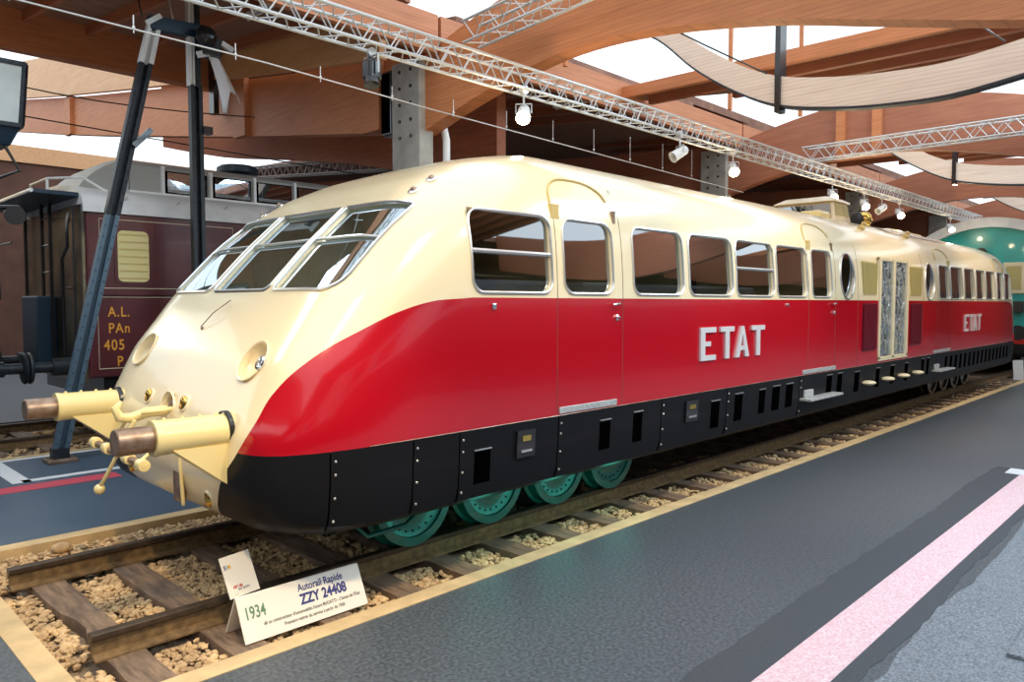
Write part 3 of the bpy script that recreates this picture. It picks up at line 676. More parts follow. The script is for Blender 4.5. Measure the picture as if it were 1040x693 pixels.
for y, z in HL:
    p = nose_pt(y, z); n = normal(p); a = n.cross(Vector((0,1,0))).normalized(); b = a.cross(n)
    cut.extrude([p + n*0.1 + a*0.135*math.cos(2*PI*i/32) + b*0.125*math.sin(2*PI*i/32) for i in range(32)], -n*0.4)
p = nose_pt(0, 1.10); cut.extrude([p + Vector((-0.1, 0.075*math.cos(2*PI*i/24), 0.09*math.sin(2*PI*i/24))) for i in range(24)], (0.3, 0, 0))
def tmp(mb, name):
    me = mb.mesh(name); o = bpy.data.objects.new(name, me); COL.objects.link(o); return o
bo = tmp(shell(), 'b0'); bi = tmp(shell(0.038, 1.0), 'b1'); bc_ = tmp(cut, 'b2')
bo.data.materials.append(M['livery']); bi.data.materials.append(M['cream']); bc_.data.materials.append(M['cream'])
for q in (bi, bc_):
    md = bo.modifiers.new('cut', 'BOOLEAN'); md.operation = 'DIFFERENCE'; md.object = q; md.solver = 'EXACT'; md.material_mode = 'TRANSFER'
dg = bpy.context.evaluated_depsgraph_get(); dg.update()
me = bpy.data.meshes.new_from_object(bo.evaluated_get(dg))
for q in (bo, bi, bc_): bpy.data.objects.remove(q)
me.transform(Matrix.Translation((-SUM/2, -YC, 0)))
def part_of(me, z, upper, name):
    bm = bmesh.new(); bm.from_mesh(me); g = bm.verts[:] + bm.edges[:] + bm.faces[:]
    bmesh.ops.bisect_plane(bm, geom=g, plane_co=(0, 0, z), plane_no=(0, 0, 1), clear_outer=not upper, clear_inner=upper)
    m2 = bpy.data.meshes.new(name); bm.to_mesh(m2); bm.free()
    for m_ in me.materials: m2.materials.append(m_)
    shade(m2, 35); o = bpy.data.objects.new(name, m2); COL.objects.link(o); o.parent = car; return o
body = part_of(me, 0.94, True, 'body_shell')
skirt = part_of(me, 0.94, False, 'skirt'); skirt['label'] = 'black riveted lower skirt with cream nose'
print('body verts', len(me.vertices))

# windows: frame + panes
def side_frame(x0, x1, z0, z1, r, split, side=-1, fine=True):
    g = 0.012
    out = densify(rounded(x0-g, x1+g, z0-g, z1+g, r+g, 5), 0.12)
    fr = MB().tube([(x, surf_y(x, z, 0.004, side), z) for x, z in out], 0.011, 6, True).build('window_frame', 'alu', car, smooth=50)
    ya, yb_ = surf_y((x0+x1)/2, z0, -0.016, side), surf_y((x0+x1)/2, z1, -0.016, side)
    MB().add([(x0-.015, ya, z0-.015), (x1+.015, ya, z0-.015), (x1+.015, yb_, z1+.015), (x0-.015, yb_, z1+.015)], [(0,1,2,3)]).build('pane', 'glass', fr)
    if split:
        zm = z0 + (z1-z0)*0.50
        MB().tube([(x0+0.0, surf_y(x0, zm, -0.006, side), zm), (x1, surf_y(x1, zm, -0.006, side), zm)], 0.016, 6).build('glazing_bar', 'alu', fr)
    return fr
for t in side_win + rear_win:
    side_frame(*t)
for t in side_win[:7]: side_frame(*t, side=1)
for (x, z, a, b) in ovals:
    pts = [(x+a*math.cos(2*PI*i/32), z+b*math.sin(2*PI*i/32)) for i in range(32)]
    fr = MB().tube([(u, surf_y(u, v, 0.004), v) for u, v in pts], 0.013, 6, True).build('window_frame', 'alu', car, smooth=50, label='oval window frame')
    yy = surf_y(x, z, -0.02); P3 = [(u, yy, v) for u, v in pts] + [(x, yy, z)]
    MB().add(P3, [(i, (i+1) % 32, 32) for i in range(32)]).build('pane', 'glass', fr)
# windscreen
for j, poly in enumerate(ws_polys):
    pts = densify(poly, 0.10); P3 = [surf_ray(ws_pt(v, s) + N_*0.6, -N_) for v, s in pts]
    fr = MB().tube([p + N_*0.006 for p in P3], 0.012, 6, True).build('windscreen_frame', 'alu', car, smooth=50)
    va = min(p[0] for p in poly) - .012; vb = max(p[0] for p in poly) + .012
    for (s0, s1) in ((-.012, 0.50), (0.50, SL+.012)):
        G = [surf_ray(ws_pt(va+(vb-va)*i/8, s0+(s1-s0)*k/6) + N_*0.6, -N_) - N_*0.018 for k in range(7) for i in range(9)]
        MB().add(G, [(k*9+i, k*9+i+1, (k+1)*9+i+1, (k+1)*9+i) for k in range(6) for i in range(8)]).build('pane', 'wglass', fr, smooth=60)
    vs_ = [p[0] for p in poly]; a, b = min(vs_), max(vs_)
    MB().tube([surf_ray(ws_pt(a + (b-a)*t/4, 0.50) + N_*0.6, -N_) for t in range(5)], 0.012, 6).build('glazing_bar', 'alu', fr)
# headlights and small nose fittings
def disc_frame(y, z, x=None):
    p = nose_pt(y, z); return p, normal(p)
for y, z in HL:
    p, n = disc_frame(y, z); h = MB(); h.lathe(p, n, [(0.128,0.0),(0.138,0.006),(0.142,0.0),(0.13,-0.02)], 36)
    hl = h.build('headlight', 'cream', car, smooth=50)
    MB().lathe(p, n, [(0.134,0.0),(0.125,-0.05),(0.09,-0.09),(0.04,-0.11),(0.0,-0.115)], 32).build('reflector', 'cream', hl, smooth=60)
    MB().sphere(p - n*0.07, 0.025, 12, 8).build('bulb_holder', 'alu', hl, smooth=60)
p, n = disc_frame(-0.985, 1.44); MB().lathe(p, n, [(0.045,0.0),(0.045,0.012),(0.03,0.016),(0.028,0.004),(0.0,0.002)], 24).build('porthole', 'chrome', car, smooth=40)
for y, z in ((-0.24, 1.14), (0.36, 1.14), (0.62, 0.62), (-0.66, 0.60)):
    p, n = disc_frame(y, z); o = MB().lathe(p, n, [(0.058,0.0),(0.055,0.010),(0.046,0.012)], 24).build('lamp_ring', 'cream', car, smooth=40)
    MB().sphere(p + n*0.004, 0.044, 16, 10, (0.6, 0.9, 1.25)).build('lamp_lens', 'brass', o, smooth=60)
p = nose_pt(0, 1.10); MB().lathe(p, (-1, 0, 0.15), [(0.085,-0.02),(0.105,0.004),(0.11,-0.01)], 28).build('hook_collar', 'cream', car, smooth=40)
MB().lathe(p + Vector((0.06,0,0)), (-1, 0, 0), [(0.08,0.0),(0.03,0.04),(0,0.05)], 20).build('hook_socket', 'steel_worn', car, smooth=40)
for sy in (-1, 1):
    for dx in (0, 1):
        y = sy*1.06; x = 3.26 + 0.16*dx
        q = surf_ray((x, YC+y, 3.6), (0, 0, -1)); n = normal(q)
        o = MB().lathe(q, n, [(0.042,-0.01),(0.042,0.008),(0.032,0.014),(0.0,0.016)], 20).build('marker_lamp', 'chrome', car, smooth=40)
        MB().sphere(q + n*0.012, 0.022, 12, 8).build('lens', 'steel_worn', o, smooth=60)
# wiper, small fittings on nose
a = nose_pt(0.13, 1.62); b = nose_pt(0.03, 1.70); c = nose_pt(-0.06, 1.80)
MB().tube([a + Vector((-0.012,0,0.012)), b + Vector((-0.03,0,0.03)), c + Vector((-0.02,0,0.02))], 0.004, 6).build('wiper_arm', 'steel_worn', car); MB().sphere(a, 0.014, 10, 8).build('wiper_pivot', 'steel_worn', car)
MB().box(surf_ray((3.63, 3.0, 1.78), (0,1,0)).x-0.02, 3.65, surf_y(3.63, 1.78)-0.02, surf_y(3.63, 1.78)+0.01, 1.755, 1.80).build('socket', 'chrome', car, bevel=0.008)
# buffers
for sy in (-1, 1):
    yb = YC + 0.90*sy; zb = 1.055; xr = 2.12
    MB().lathe((1.55, yb, zb), (1,0,0), [(0.075,0.0),(0.100,0.0),(0.103,0.02),(0.098,0.04),(0.094,xr-1.55),(0.0,xr-1.55)], 40).build('buffer_housing', 'buffer', car, smooth=40, label='cream buffer tube')
    MB().lathe((1.36, yb, zb), (1,0,0), [(0.0,0.0),(0.068,0.0),(0.074,0.006),(0.074,0.24),(0.0,0.24)], 40).build('buffer_plunger', 'steel_worn', car, smooth=40, label='bare brown steel plunger')
    for i in range(5):
        MB().sphere((1.62+0.10*i, yb, zb+0.100-0.001*i), 0.011, 8, 6).build('rivet', 'buffer', car)
    # gusset below: wedge
    w2 = 0.075
    poly = [(1.64, yb-w2, zb-0.07), (2.10, yb-w2, zb-0.07), (2.06, yb-w2, zb-0.40)]
    MB().extrude(poly, (0, 2*w2, 0)).build('buffer_bracket', 'buffer', car)
    p = nose_pt(0.90*sy, 1.055); MB().lathe((p.x-0.012, yb, zb+0.012), (1,0,0), [(0.094,0.0),(0.102,0.004),(0.102,0.03)], 30).build('buffer_collar', 'black', car)
# draw hook and screw coupling
hk = MB(); hk.tube([(1.98, YC, 1.08), (1.86, YC, 1.08), (1.76, YC+0.01, 1.05), (1.69, YC+0.02, 1.06), (1.67, YC+0.03, 1.12), (1.71, YC+0.03, 1.16)], 0.03, 10, taper=[.035,.035,.035,.034,.028,.012])
hk.build('draw_hook', 'buffer', car, smooth=60)
MB().tube([(1.97, YC-0.10, 1.10), (1.90, YC-0.14, 1.10), (1.80, YC-0.06, 1.09)], 0.016, 8).build('hook_lever', 'buffer', car, smooth=60)
for s_ in (-0.07, 0.07): MB().tube([(1.76, YC+0.02+s_, 1.04), (1.70, YC+0.06+s_, 0.92), (1.68, YC+0.08+s_, 0.84)], 0.014, 8).build('coupling_link', 'buffer', car, smooth=60)
sa = Vector((1.66, YC+0.40, 0.85)); sb = Vector((1.70, YC-0.33, 0.80))
sc_ = MB().tube([sa, sb], 0.024, 10).build('coupling_screw', 'steel_worn', car, smooth=60)
for t in (0.0, 0.28, 0.72, 1.0):
    q = sa.lerp(sb, t); MB().lathe(q - Vector((0, 0.045, 0)), (0,1,0), [(0,0),(0.036,0.005),(0.040,0.045),(0.036,0.085),(0,0.09)], 14).build('screw_nut', 'buffer', sc_, smooth=40)
q = sa.lerp(sb, 0.5); MB().tube([q, q + Vector((-0.04, 0.08, -0.14)), q + Vector((-0.06, 0.17, -0.24))], 0.013, 8).build('handle_rod', 'buffer', sc_, smooth=60)
MB().sphere(q + Vector((-0.062, 0.175, -0.255)), 0.035, 14, 10).build('handle_ball', 'buffer', sc_, smooth=60)
for y in (-0.30, -0.12): MB().tube([(1.70, YC+y, 0.82), (1.82, YC+y+0.02, 0.90), (1.94, YC+y+0.04, 0.92)], 0.012, 8).build('coupling_link', 'buffer', car, smooth=60)
xp = nose_pt(-0.22, 0.66).x
MB().box(xp-0.012, xp+0.03, YC-0.30, YC-0.16, 0.50, 0.84).build('coupler_plate', 'steel_worn', car, bevel=0.02)
MB().tube([(xp-0.02, YC-0.31, 0.90), (xp-0.02, YC-0.325, 0.70), (xp-0.01, YC-0.33, 0.50)], 0.012, 8).build('plate_edge', 'buffer', car)

# door seams, gutters, hinges, handles
def strip(pts, r, m, name, off=0.002):
    return MB().tube([(x, surf_y(x, z, off), z) for x, z in pts], r, 5).build(name, m, car)
def vline(x, z0, z1, m='groove', name='door_seam', r=0.004): strip([(x, z0 + (z1-z0)*i/14) for i in range(15)], r, m, name, -0.001)
def gutter(x0, x1, ztop, r=0.010):
    pts = []; w_ = (x1-x0); zs = ztop - 0.22
    for i in range(21):
        a = PI - PI*i/20*0.93; pts.append((x0 + w_/2 + w_/2*math.copysign(abs(math.cos(a))**0.8, math.cos(a)), zs + 0.22*math.sin(max(a, 0.02))**0.75))
    strip(pts, r, 'gutter', 'rain_gutter', 0.006)
vline(4.31, 0.96, 2.48); vline(5.145, 0.96, 2.88); gutter(4.30, 5.03, 2.78)
vline(8.90, 0.96, 2.48); vline(9.72, 0.96, 2.7); gutter(8.90, 9.66, 2.78)
gutter(14.18, 14.98, 2.74); gutter(18.4, 19.15, 2.74); vline(14.2, .96, 2.45); vline(14.98, .96, 2.45); vline(10.5, 0.96, 2.6); vline(13.38, 0.96, 2.6)
for x in (4.33, 8.96, 14.95, 19.12):
    y = surf_y(x, 2.49, 0.0); MB().box(x-0.045, x+0.045, y-0.014, y+0.03, 2.44, 2.55).build('hinge_plate', 'gutter', car)
for x in (5.06, 9.66):
    y = surf_y(x, 1.79, 0.0)
    MB().tube([(x-0.10, y-0.035, 1.785), (x, y-0.035, 1.795), (x+0.01, y+0.005, 1.80)], 0.010, 8).build('door_handle', 'chrome', car, smooth=60)
    MB().lathe((x, surf_y(x, 1.68), 1.68), (0,-1,0), [(0.026,0),(0.026,0.012),(0.012,0.018),(0.012,0.035),(0,0.036)], 14).build('door_lock', 'chrome', car, smooth=40)
    y = surf_y(x+0.02, 2.52, 0.0); MB().box(x, x+0.03, y-0.02, y+0.02, 2.46, 2.56).build('door_catch', 'steel_worn', car)
MB().lathe((8.3, surf_y(8.3, 1.78), 1.78), (0,-1,0), [(0.022,0),(0.02,0.02),(0,0.024)], 14).build('knob', 'chrome', car, smooth=40)
# sheet-metal line between red panels and skirt
strip([(2.6 + i*0.2, 0.943) for i in range(86)], 0.003, 'steel_worn', 'rubbing_strip', 0.003)
# tread plates over the steps
for (a, b) in ((4.33, 5.06), (8.75, 9.75), (14.0, 15.0)):
    y = surf_y((a+b)/2, 0.985); MB().box(a, b, y-0.010, y+0.02, 0.955, 1.005).build('tread_plate', 'alu_paint', car, bevel=0.004)
# skirt slots, hatches
def on_skirt(a, b, z0, z1, m, name, t=0.004, **kw):
    ya = surf_y(a, (z0+z1)/2)
    y0 = surf_y((a+b)/2, z0); y1 = surf_y((a+b)/2, z1)
    return MB().extrude([(a, y0-t, z0), (b, y0-t, z0), (b, y1-t, z1), (a, y1-t, z1)], (0, t+0.012, 0)).build(name, m, car, **kw)
slots = [(3.46, 3.61, .56, .78), (4.85, 4.99, .60, .83), (5.32, 5.45, .60, .85), (6.64, 6.80, .56, .82), (7.12, 7.28, .58, .85), (7.66, 7.80, .60, .85), (7.98, 8.16, .60, .86), (8.33, 8.50, .60, .86),
         (9.50, 9.66, .62, .88), (9.85, 10.0, .62, .88), (10.45, 10.62, .60, .86), (11.28, 11.42, .60, .86), (11.9, 12.05, .60, .86), (12.55, 12.7, .60, .86), (13.4, 13.52, .62, .88), (13.68, 13.8, .62, .88)]
slots += [(14.75 + 0.32*i, 14.88 + 0.32*i, .60, .86) for i in range(16)]
for (a, b, z0, z1) in slots:
    on_skirt(a, b, z0, z1, 'dark_slot', 'vent_slot')
    if a < 14: MB().extrude([(a-0.005, surf_y(a, z1+0.02)-0.010, z1+0.012), (b+0.005, surf_y(b, z1+0.02)-0.010, z1+0.012), (b+0.005, surf_y(b, z1+0.02)-0.010, z1+0.020), (a-0.005, surf_y(a, z1+0.02)-0.010, z1+0.020)], (0, 0.02, 0)).build('slot_trim', 'alu', car)
for (a, b) in ((3.86, 4.05), (6.15, 6.36)):
    hb = on_skirt(a, b, .68, .88, 'black', 'hatch', 0.02); y = surf_y((a+b)/2, .8)
    MB().box(a+0.05, b-0.05, y-0.026, y-0.01, .80, .84).build('handle', 'brass', hb); MB().box(a+0.04, b-0.04, y-0.026, y-0.01, .72, .735).build('hatch_trim', 'alu', hb)
for i, x in enumerate((2.35, 2.93, 3.32, 4.33, 5.75, 6.95, 8.7)):
    vline(x, 0.46, 0.93, 'dark_slot', 'skirt_seam', 0.005)
    for z in (0.52, 0.66, 0.80, 0.88): MB().sphere((x+0.03, surf_y(x+0.03, z, 0.002), z), 0.009, 8, 6).build('rivet', 'alu', car)
def step(x0, x1, z=0.66):
    y = surf_y((x0+x1)/2, z)
    MB().box(x0, x1, y-0.14, y+0.01, z-0.02, z+0.01).build('step', 'alu_paint', car, bevel=0.008)
    MB().box(x0+0.1, x0+0.35, y-0.03, y+0.01, z+0.01, z+0.10).build('step_bracket', 'alu_paint', car, bevel=0.015)
step(8.72, 9.72); step(14.0, 14.9)
for x in (10.72, 11.5, 12.2, 12.9):
    y = surf_y(x, 0.70); MB().sphere((x+0.12, y-0.06, 0.70), 0.10, 16, 8, (1.3, 0.9, 0.32)).build('foot_step', 'cream_win', car, smooth=60)
# louvre panels
for (a, b) in ((10.66, 11.18), (12.70, 13.24)):
    for (z0, z1, m) in ((1.90, 2.37, 'olive'), (1.14, 1.80, 'maroon_dark')):
        y = surf_y((a+b)/2, (z0+z1)/2); lp = MB().box(a, b, y-0.006, y+0.02, z0, z1).build('louvre_panel', m, car)
        mb = MB()
        for i in range(12): x = a + (b-a)*(i+0.5)/12; mb.box(x-0.012, x+0.012, y-0.030, y-0.002, z0+0.02, z1-0.02)
        mb.build('slats', m, lp)
# engine doors
y = surf_y(12, 1.7)
mb = MB()
for (a, b) in ((11.29, 11.37), (11.87, 11.97), (12.51, 12.59)): mb.box(a, b, y-0.014, y+0.03, 0.99, 2.45)
mb.box(11.29, 12.59, y-0.014, y+0.03, 0.97, 1.03); mb.box(11.29, 12.59, y-0.0, y+0.03, 2.41, 2.46)
ed = mb.build('engine_door_frame', 'cream_win', car, bevel=0.004)
for (a, b) in doors_eng: MB().box(a, b, y+0.012, y+0.018, 1.03, 2.41).build('pane', 'film', ed)
en = MB().box(11.3, 12.6, 4.05, 5.6, 1.02, 1.65).build('engine', 'engine', car, bevel=0.06)
mb = MB()
for i in range(5): mb.lathe((11.45+0.24*i, 4.5, 1.7), (0,0.15,1), [(0.09,0),(0.10,0.1),(0.08,0.25),(0.05,0.4),(0,0.42)], 16)
mb.build('cylinder_head', 'engine', en, smooth=40)
mb = MB(); mb.tube([(11.35, 4.15, 2.2), (11.6, 4.10, 1.9), (11.8, 4.12, 1.5), (12.2, 4.10, 1.35), (12.5, 4.12, 1.1)], 0.035, 10); mb.tube([(12.45, 4.12, 2.3), (12.3, 4.1, 2.0), (12.4, 4.1, 1.6), (12.1, 4.1, 1.45)], 0.03, 10)
mb.tube([(11.45+0.11*math.cos(t/3), 4.1, 1.3+0.11*math.sin(t/3)) for t in range(19)], 0.02, 8); mb.build('engine_pipe', 'brass', en, smooth=60)
# interior: cab bulkhead, seats
for x in (6.2, 7.0, 7.9, 8.8, 15.8, 16.6, 17.4):
    for yy in (YC-1.05, YC+0.35):
        MB().box(x-0.06, x+0.06, yy, yy+0.7, 1.2, 2.08).build('seat', 'seat', car, bevel=0.05)
MB().tube([(3.5, YC-1.3, 2.0), (4.3, YC-1.3, 2.0)], 0.012, 6).build('hand_rail', 'chrome', car); MB().tube([(3.5, YC+1.25, 2.0), (9.3, YC+1.28, 2.0)], 0.012, 6).build('hand_rail', 'chrome', car)
# raised letters ETAT
def glyph(ch, w_, h_):
    s_ = 0.22*w_+0.02; t_ = 0.155*h_
    if ch == 'E': return [[(0,0),(w_,0),(w_,t_),(s_,t_),(s_,h_*.43),(w_*.66,h_*.43),(w_*.66,h_*.57),(s_,h_*.57),(s_,h_-t_),(w_,h_-t_),(w_,h_),(0,h_)]]
    if ch == 'T': return [[(w_/2-s_/2,0),(w_/2+s_/2,0),(w_/2+s_/2,h_-t_),(w_,h_-t_),(w_,h_),(0,h_),(0,h_-t_),(w_/2-s_/2,h_-t_)]]
    if ch == 'A': return [[(0,0),(s_,0),(w_*.56,h_),(w_*.40,h_)], [(w_*.44,h_),(w_*.60,h_),(w_,0),(w_-s_,0)], [(w_*.24,h_*.22),(w_*.76,h_*.22),(w_*.70,h_*.36),(w_*.30,h_*.36)]]
def letters(xs_, z0, h_):
    for ch, x0, x1 in xs_:
        mb = MB()
        for q_, poly in enumerate(glyph(ch, x1-x0, h_)):
            y = surf_y((x0+x1)/2, z0+h_/2) + 0.0015*q_; mb.extrude([(x0+u, y-0.020, z0+v) for u, v in poly], (0, 0.022, 0))
        mb.build('letter', 'letter', car)
letters([('E', 6.38, 6.67), ('T', 6.76, 7.04), ('A', 7.07, 7.37), ('T', 7.42, 7.72)], 1.245, 0.32)
letters([('E', 15.90, 16.16), ('T', 16.24, 16.50), ('A', 16.52, 16.80), ('T', 16.84, 17.12)], 1.27, 0.32)
# roof cabin (driver's kiosk)
def loftbox(x0, x1, y0, y1, z0, x2, x3, y2, y3, z1): return MB().add([(x0,y0,z0),(x1,y0,z0),(x1,y1,z0),(x0,y1,z0),(x2,y2,z1),(x3,y2,z1),(x3,y3,z1),(x2,y3,z1)], [(0,3,2,1),(4,5,6,7),(0,1,5,4),(1,2,6,5),(2,3,7,6),(3,0,4,7)])
cb = loftbox(12.0, 12.8, YC-0.56, YC+0.56, 2.92, 12.12, 12.75, YC-0.46, YC+0.46, 3.42).build('roof_cabin', 'cream', car, bevel=0.04)
loftbox(12.02, 12.82, YC-0.54, YC+0.54, 3.41, 12.2, 12.7, YC-0.38, YC+0.38, 3.51).build('cabin_roof', 'cream', cb, bevel=0.05)
MB().extrude([(12.045, YC-0.46, 3.22), (12.045, YC+0.46, 3.22), (12.10, YC+0.43, 3.38), (12.10, YC-0.43, 3.38)], (-0.012, 0, 0)).build('cabin_window', 'glass', cb)
MB().extrude([(12.036, YC-0.46, 3.22), (12.036, YC+0.46, 3.22), (12.09, YC+0.43, 3.38), (12.09, YC-0.43, 3.38)], (0.003, 0, 0)).build('window_recess', 'seat', cb)
for (a, b) in ((12.16, 12.42), (12.48, 12.70)):
    MB().extrude([(a, YC-0.504, 3.20), (b, YC-0.504, 3.20), (b, YC-0.472, 3.37), (a, YC-0.472, 3.37)], (0, -0.008, 0)).build('cabin_window', 'olive', cb)
MB().box(11.55, 12.0, YC-0.05, YC+0.55, 2.98, 3.20).build('cabin_nose', 'cream', cb, bevel=0.05); MB().box(11.62, 12.02, YC-0.48, YC-0.12, 2.98, 3.24).build('cabin_nose', 'buffer', cb, bevel=0.05)
MB().lathe((12.62, YC-0.64, 3.14), (-0.5,-0.8,0), [(0,0.0),(0.10,0.0),(0.12,0.02),(0.12,0.05),(0.0,0.06)], 24).build('cabin_mirror', 'black', cb, smooth=40)
rl = MB().lathe((13.55, 4.72, 3.02), (0,0,1), [(0.10,0),(0.10,0.12),(0.07,0.16)], 20).build('roof_lamp', 'brass', car, smooth=40)
MB().sphere((13.55, 4.72, 3.24), 0.13, 20, 12).build('lamp_globe', 'brass', rl, smooth=60)
def roof_z(x, y): return surf_ray((x, y, 4.0), (0,0,-1)).z
for i in range(6):
    x0 = 12.9 + 0.62*i; x1 = x0 + 0.54; mb = MB(); vs = []; ys = [YC-1.05+0.15*k for k in range(8)]
    for x in (x0, x1):
        for y in ys: vs.append((x, y, roof_z(x, y)+0.012))
    mb.add(vs, [(k, k+1, 8+k+1, 8+k) for k in range(7)]).build('roof_panel', 'taupe', car)
MB().box(15.2, 17.2, YC-0.35, YC+0.25, 3.02, 3.22).build('roof_box', 'cream', car, bevel=0.05)
for x in (11.4, 13.4):
    q = surf_ray((x, YC-1.15, 4.0), (0,0,-1)); MB().lathe(q, normal(q), [(0.05,0),(0.05,0.04),(0.03,0.06),(0.04,0.10),(0,0.11)], 16).build('roof_vent', 'gutter', car, smooth=40)
mb = MB(); 
for i in range(4): mb.tube([(17.6+0.15*i, YC-0.3, 3.05), (17.7+0.15*i, YC-0.2, 3.2), (17.8+0.15*i, YC+0.2, 3.1)], 0.03, 8)
mb.build('roof_pipe', 'steel_worn', car)
# bogies and wheels
def wheelset(x):
    wm = 'teal' if x < 10 else 'black'  # rear wheels black: the darkness under the car put into their colour
    ws = empty('wheelset', (0,0,0)); ws.parent = car; ws.location = (x - SUM/2, 0, 0.353)
    for sy in (-1, 1):
        c = (x, YC + sy*0.75, 0.353)
        prof = [(0.0, 0.10), (0.07, 0.10), (0.085, 0.07), (0.12, 0.055), (0.21, 0.035), (0.27, 0.05), (0.285, 0.055), (0.29, 0.075), (0.352, 0.075), (0.352, -0.03), (0.378, -0.045), (0.378, -0.06), (0.28, -0.06), (0.0, -0.06)]
        wh = MB().lathe(c, (0, sy, 0), prof, 48).build('wheel', wm, ws, smooth=35)
        mb = MB()
        for k in range(24): a = 2*PI*k/24; mb.sphere((c[0]+0.248*math.cos(a), c[1]+sy*0.045, c[2]+0.248*math.sin(a)), 0.010, 6, 4)
        mb.build('wheel_rivets', 'black', wh)
    MB().lathe((x, YC-0.68, 0.353), (0,1,0), [(0,0),(0.06,0),(0.06,1.36),(0,1.36)], 16).build('axle', 'black', ws)
    return ws
for x in (3.44, 4.25, 5.08, 5.87, 16.4, 17.2, 18.0, 18.8): wheelset(x)
for x0 in (3.0, 15.9):
    MB().box(x0, x0+3.3, YC-0.62, YC-0.56, 0.30, 0.60).build('bogie_frame', 'black', car, bevel=0.02); MB().box(x0, x0+3.3, YC+0.56, YC+0.62, 0.30, 0.60).build('bogie_frame', 'black', car, bevel=0.02)
MB().box(7.0, 15.5, YC-0.9, YC+0.9, 0.38, 0.9).build('underframe', 'black', car, bevel=0.03)
MB().tube([(3.05, 4.35, 0.40), (2.85, 4.3, 0.30), (2.95, 4.25, 0.20), (3.25, 4.22, 0.22), (3.45, 4.2, 0.36)], 0.018, 8).build('air_hose', 'teal', car, smooth=60)
light('underfloor_lamp', 'POINT', (4.66, 3.98, 0.16), 0.9, (0.10, 1.0, 0.75), shadow_soft_size=0.10)
light('underfloor_lamp', 'POINT', (3.84, 3.98, 0.16), 0.8, (0.10, 1.0, 0.75), shadow_soft_size=0.10)
light('underfloor_lamp', 'POINT', (5.48, 3.98, 0.16), 0.8, (0.10, 1.0, 0.75), shadow_soft_size=0.10)

# ------------------------------------------------------------------ sign boards
sg = empty('information_sign', (2.33, 4.07, -0.135), label='white tent-shaped sign reading 1934 Autorail Rapide ZZY 24408 beside the track', cat='sign')
A0 = Vector((1.92, 3.96, -0.13)); A1 = Vector((2.75, 3.96, -0.13)); top = Vector((0, 0.12, 0.235))
MB().extrude([A0, A1, A1+top, A0+top], (0, 0.012, 0.004)).build('front_panel', 'sign', sg, bevel=0.004)
B0 = Vector((1.92, 4.22, -0.135)); back = Vector((0, -0.125, 0.238))
MB().extrude([B0, B0+Vector((0.83,0,0)), B0+Vector((0.83,0,0))+back, B0+back], (0, -0.012, 0)).build('back_panel', 'sign', sg, bevel=0.004)
up_ = top.normalized(); nrm = Vector((1,0,0)).cross(up_)
def st(s, size, u, v, m, sx=0.8, off=0.0, align='LEFT'):
    text(s, size, frame_mtx(A0 + Vector((u,0,0)) + up_*v + nrm*0.0015, (1,0,0), up_), m, sg, sx=sx, off=off, align=align, ext=0.0006)
st('1934', 0.100, 0.03, 0.130, 'green_txt', 0.66, 0.0014)
st('Autorail Rapide', 0.062, 0.54, 0.200, 'navy', 0.80, 0.0010, 'CENTER')
st('ZZY 24408', 0.084, 0.545, 0.122, 'navy', 0.82, 0.0032, 'CENTER')
st("dû au constructeur d'automobiles Ettore BUGATTI - Classes de l'État", 0.029, 0.46, 0.076, 'black_txt', 0.80, 0, 'CENTER')
st('Premiers retirés du service à partir de 1958', 0.029, 0.46, 0.038, 'black_txt', 0.80, 0, 'CENTER')
# small card behind
cd = empty('information_card', (1.97, 4.24, -0.13), label='small upright white card with coloured logos behind the 1934 sign', cat='card')
C0 = Vector((1.93, 4.16, 0.075)); cu_ = Vector((-0.02, 0.10, 0.215)).normalized(); cx_ = Vector((1, -0.02, 0.03)).normalized(); cx_ = (cx_ - cu_*cx_.dot(cu_)).normalized(); cn = cx_.cross(cu_)
Wc, Hc = 0.185, 0.245
MB().extrude([C0, C0+cx_*Wc, C0+cx_*Wc+cu_*Hc, C0+cu_*Hc], -cn*0.005).build('board', 'sign', cd)
MB().tube([C0 + cx_*Wc/2 - cn*0.006 + cu_*0.1, C0 + cx_*Wc/2 + Vector((0, 0.04, -0.21))], 0.006, 6).build('stand', 'alu', cd)
def ct(s, size, u, v, m, sx=0.8, off=0.0): text(s, size, frame_mtx(C0 + cx_*u + cu_*v + cn*0.001, cx_, cu_), m, cd, sx=sx, off=off, ext=0.0005)
ct('S', 0.034, 0.012, 0.170, 'navy', 0.9, 0.001); ct('I', 0.034, 0.030, 0.170, 'cyan_txt', 0.9, 0.001); ct('M', 0.034, 0.036, 0.170, 'orange_txt', 0.7, 0.001)
ct('cité du', 0.026, 0.035, 0.052, 'red_txt', 0.8, 0.001); ct('train', 0.026, 0.060, 0.034, 'black_txt', 1.5, 0.0); ct('.....', 0.02, 0.030, 0.016, 'black_txt', 1.3, 0.0)

light('coach_end_lamp', 'POINT', (1.4, 12.2, 3.9), 40, (1.0, 0.78, 0.4), shadow_soft_size=0.25)

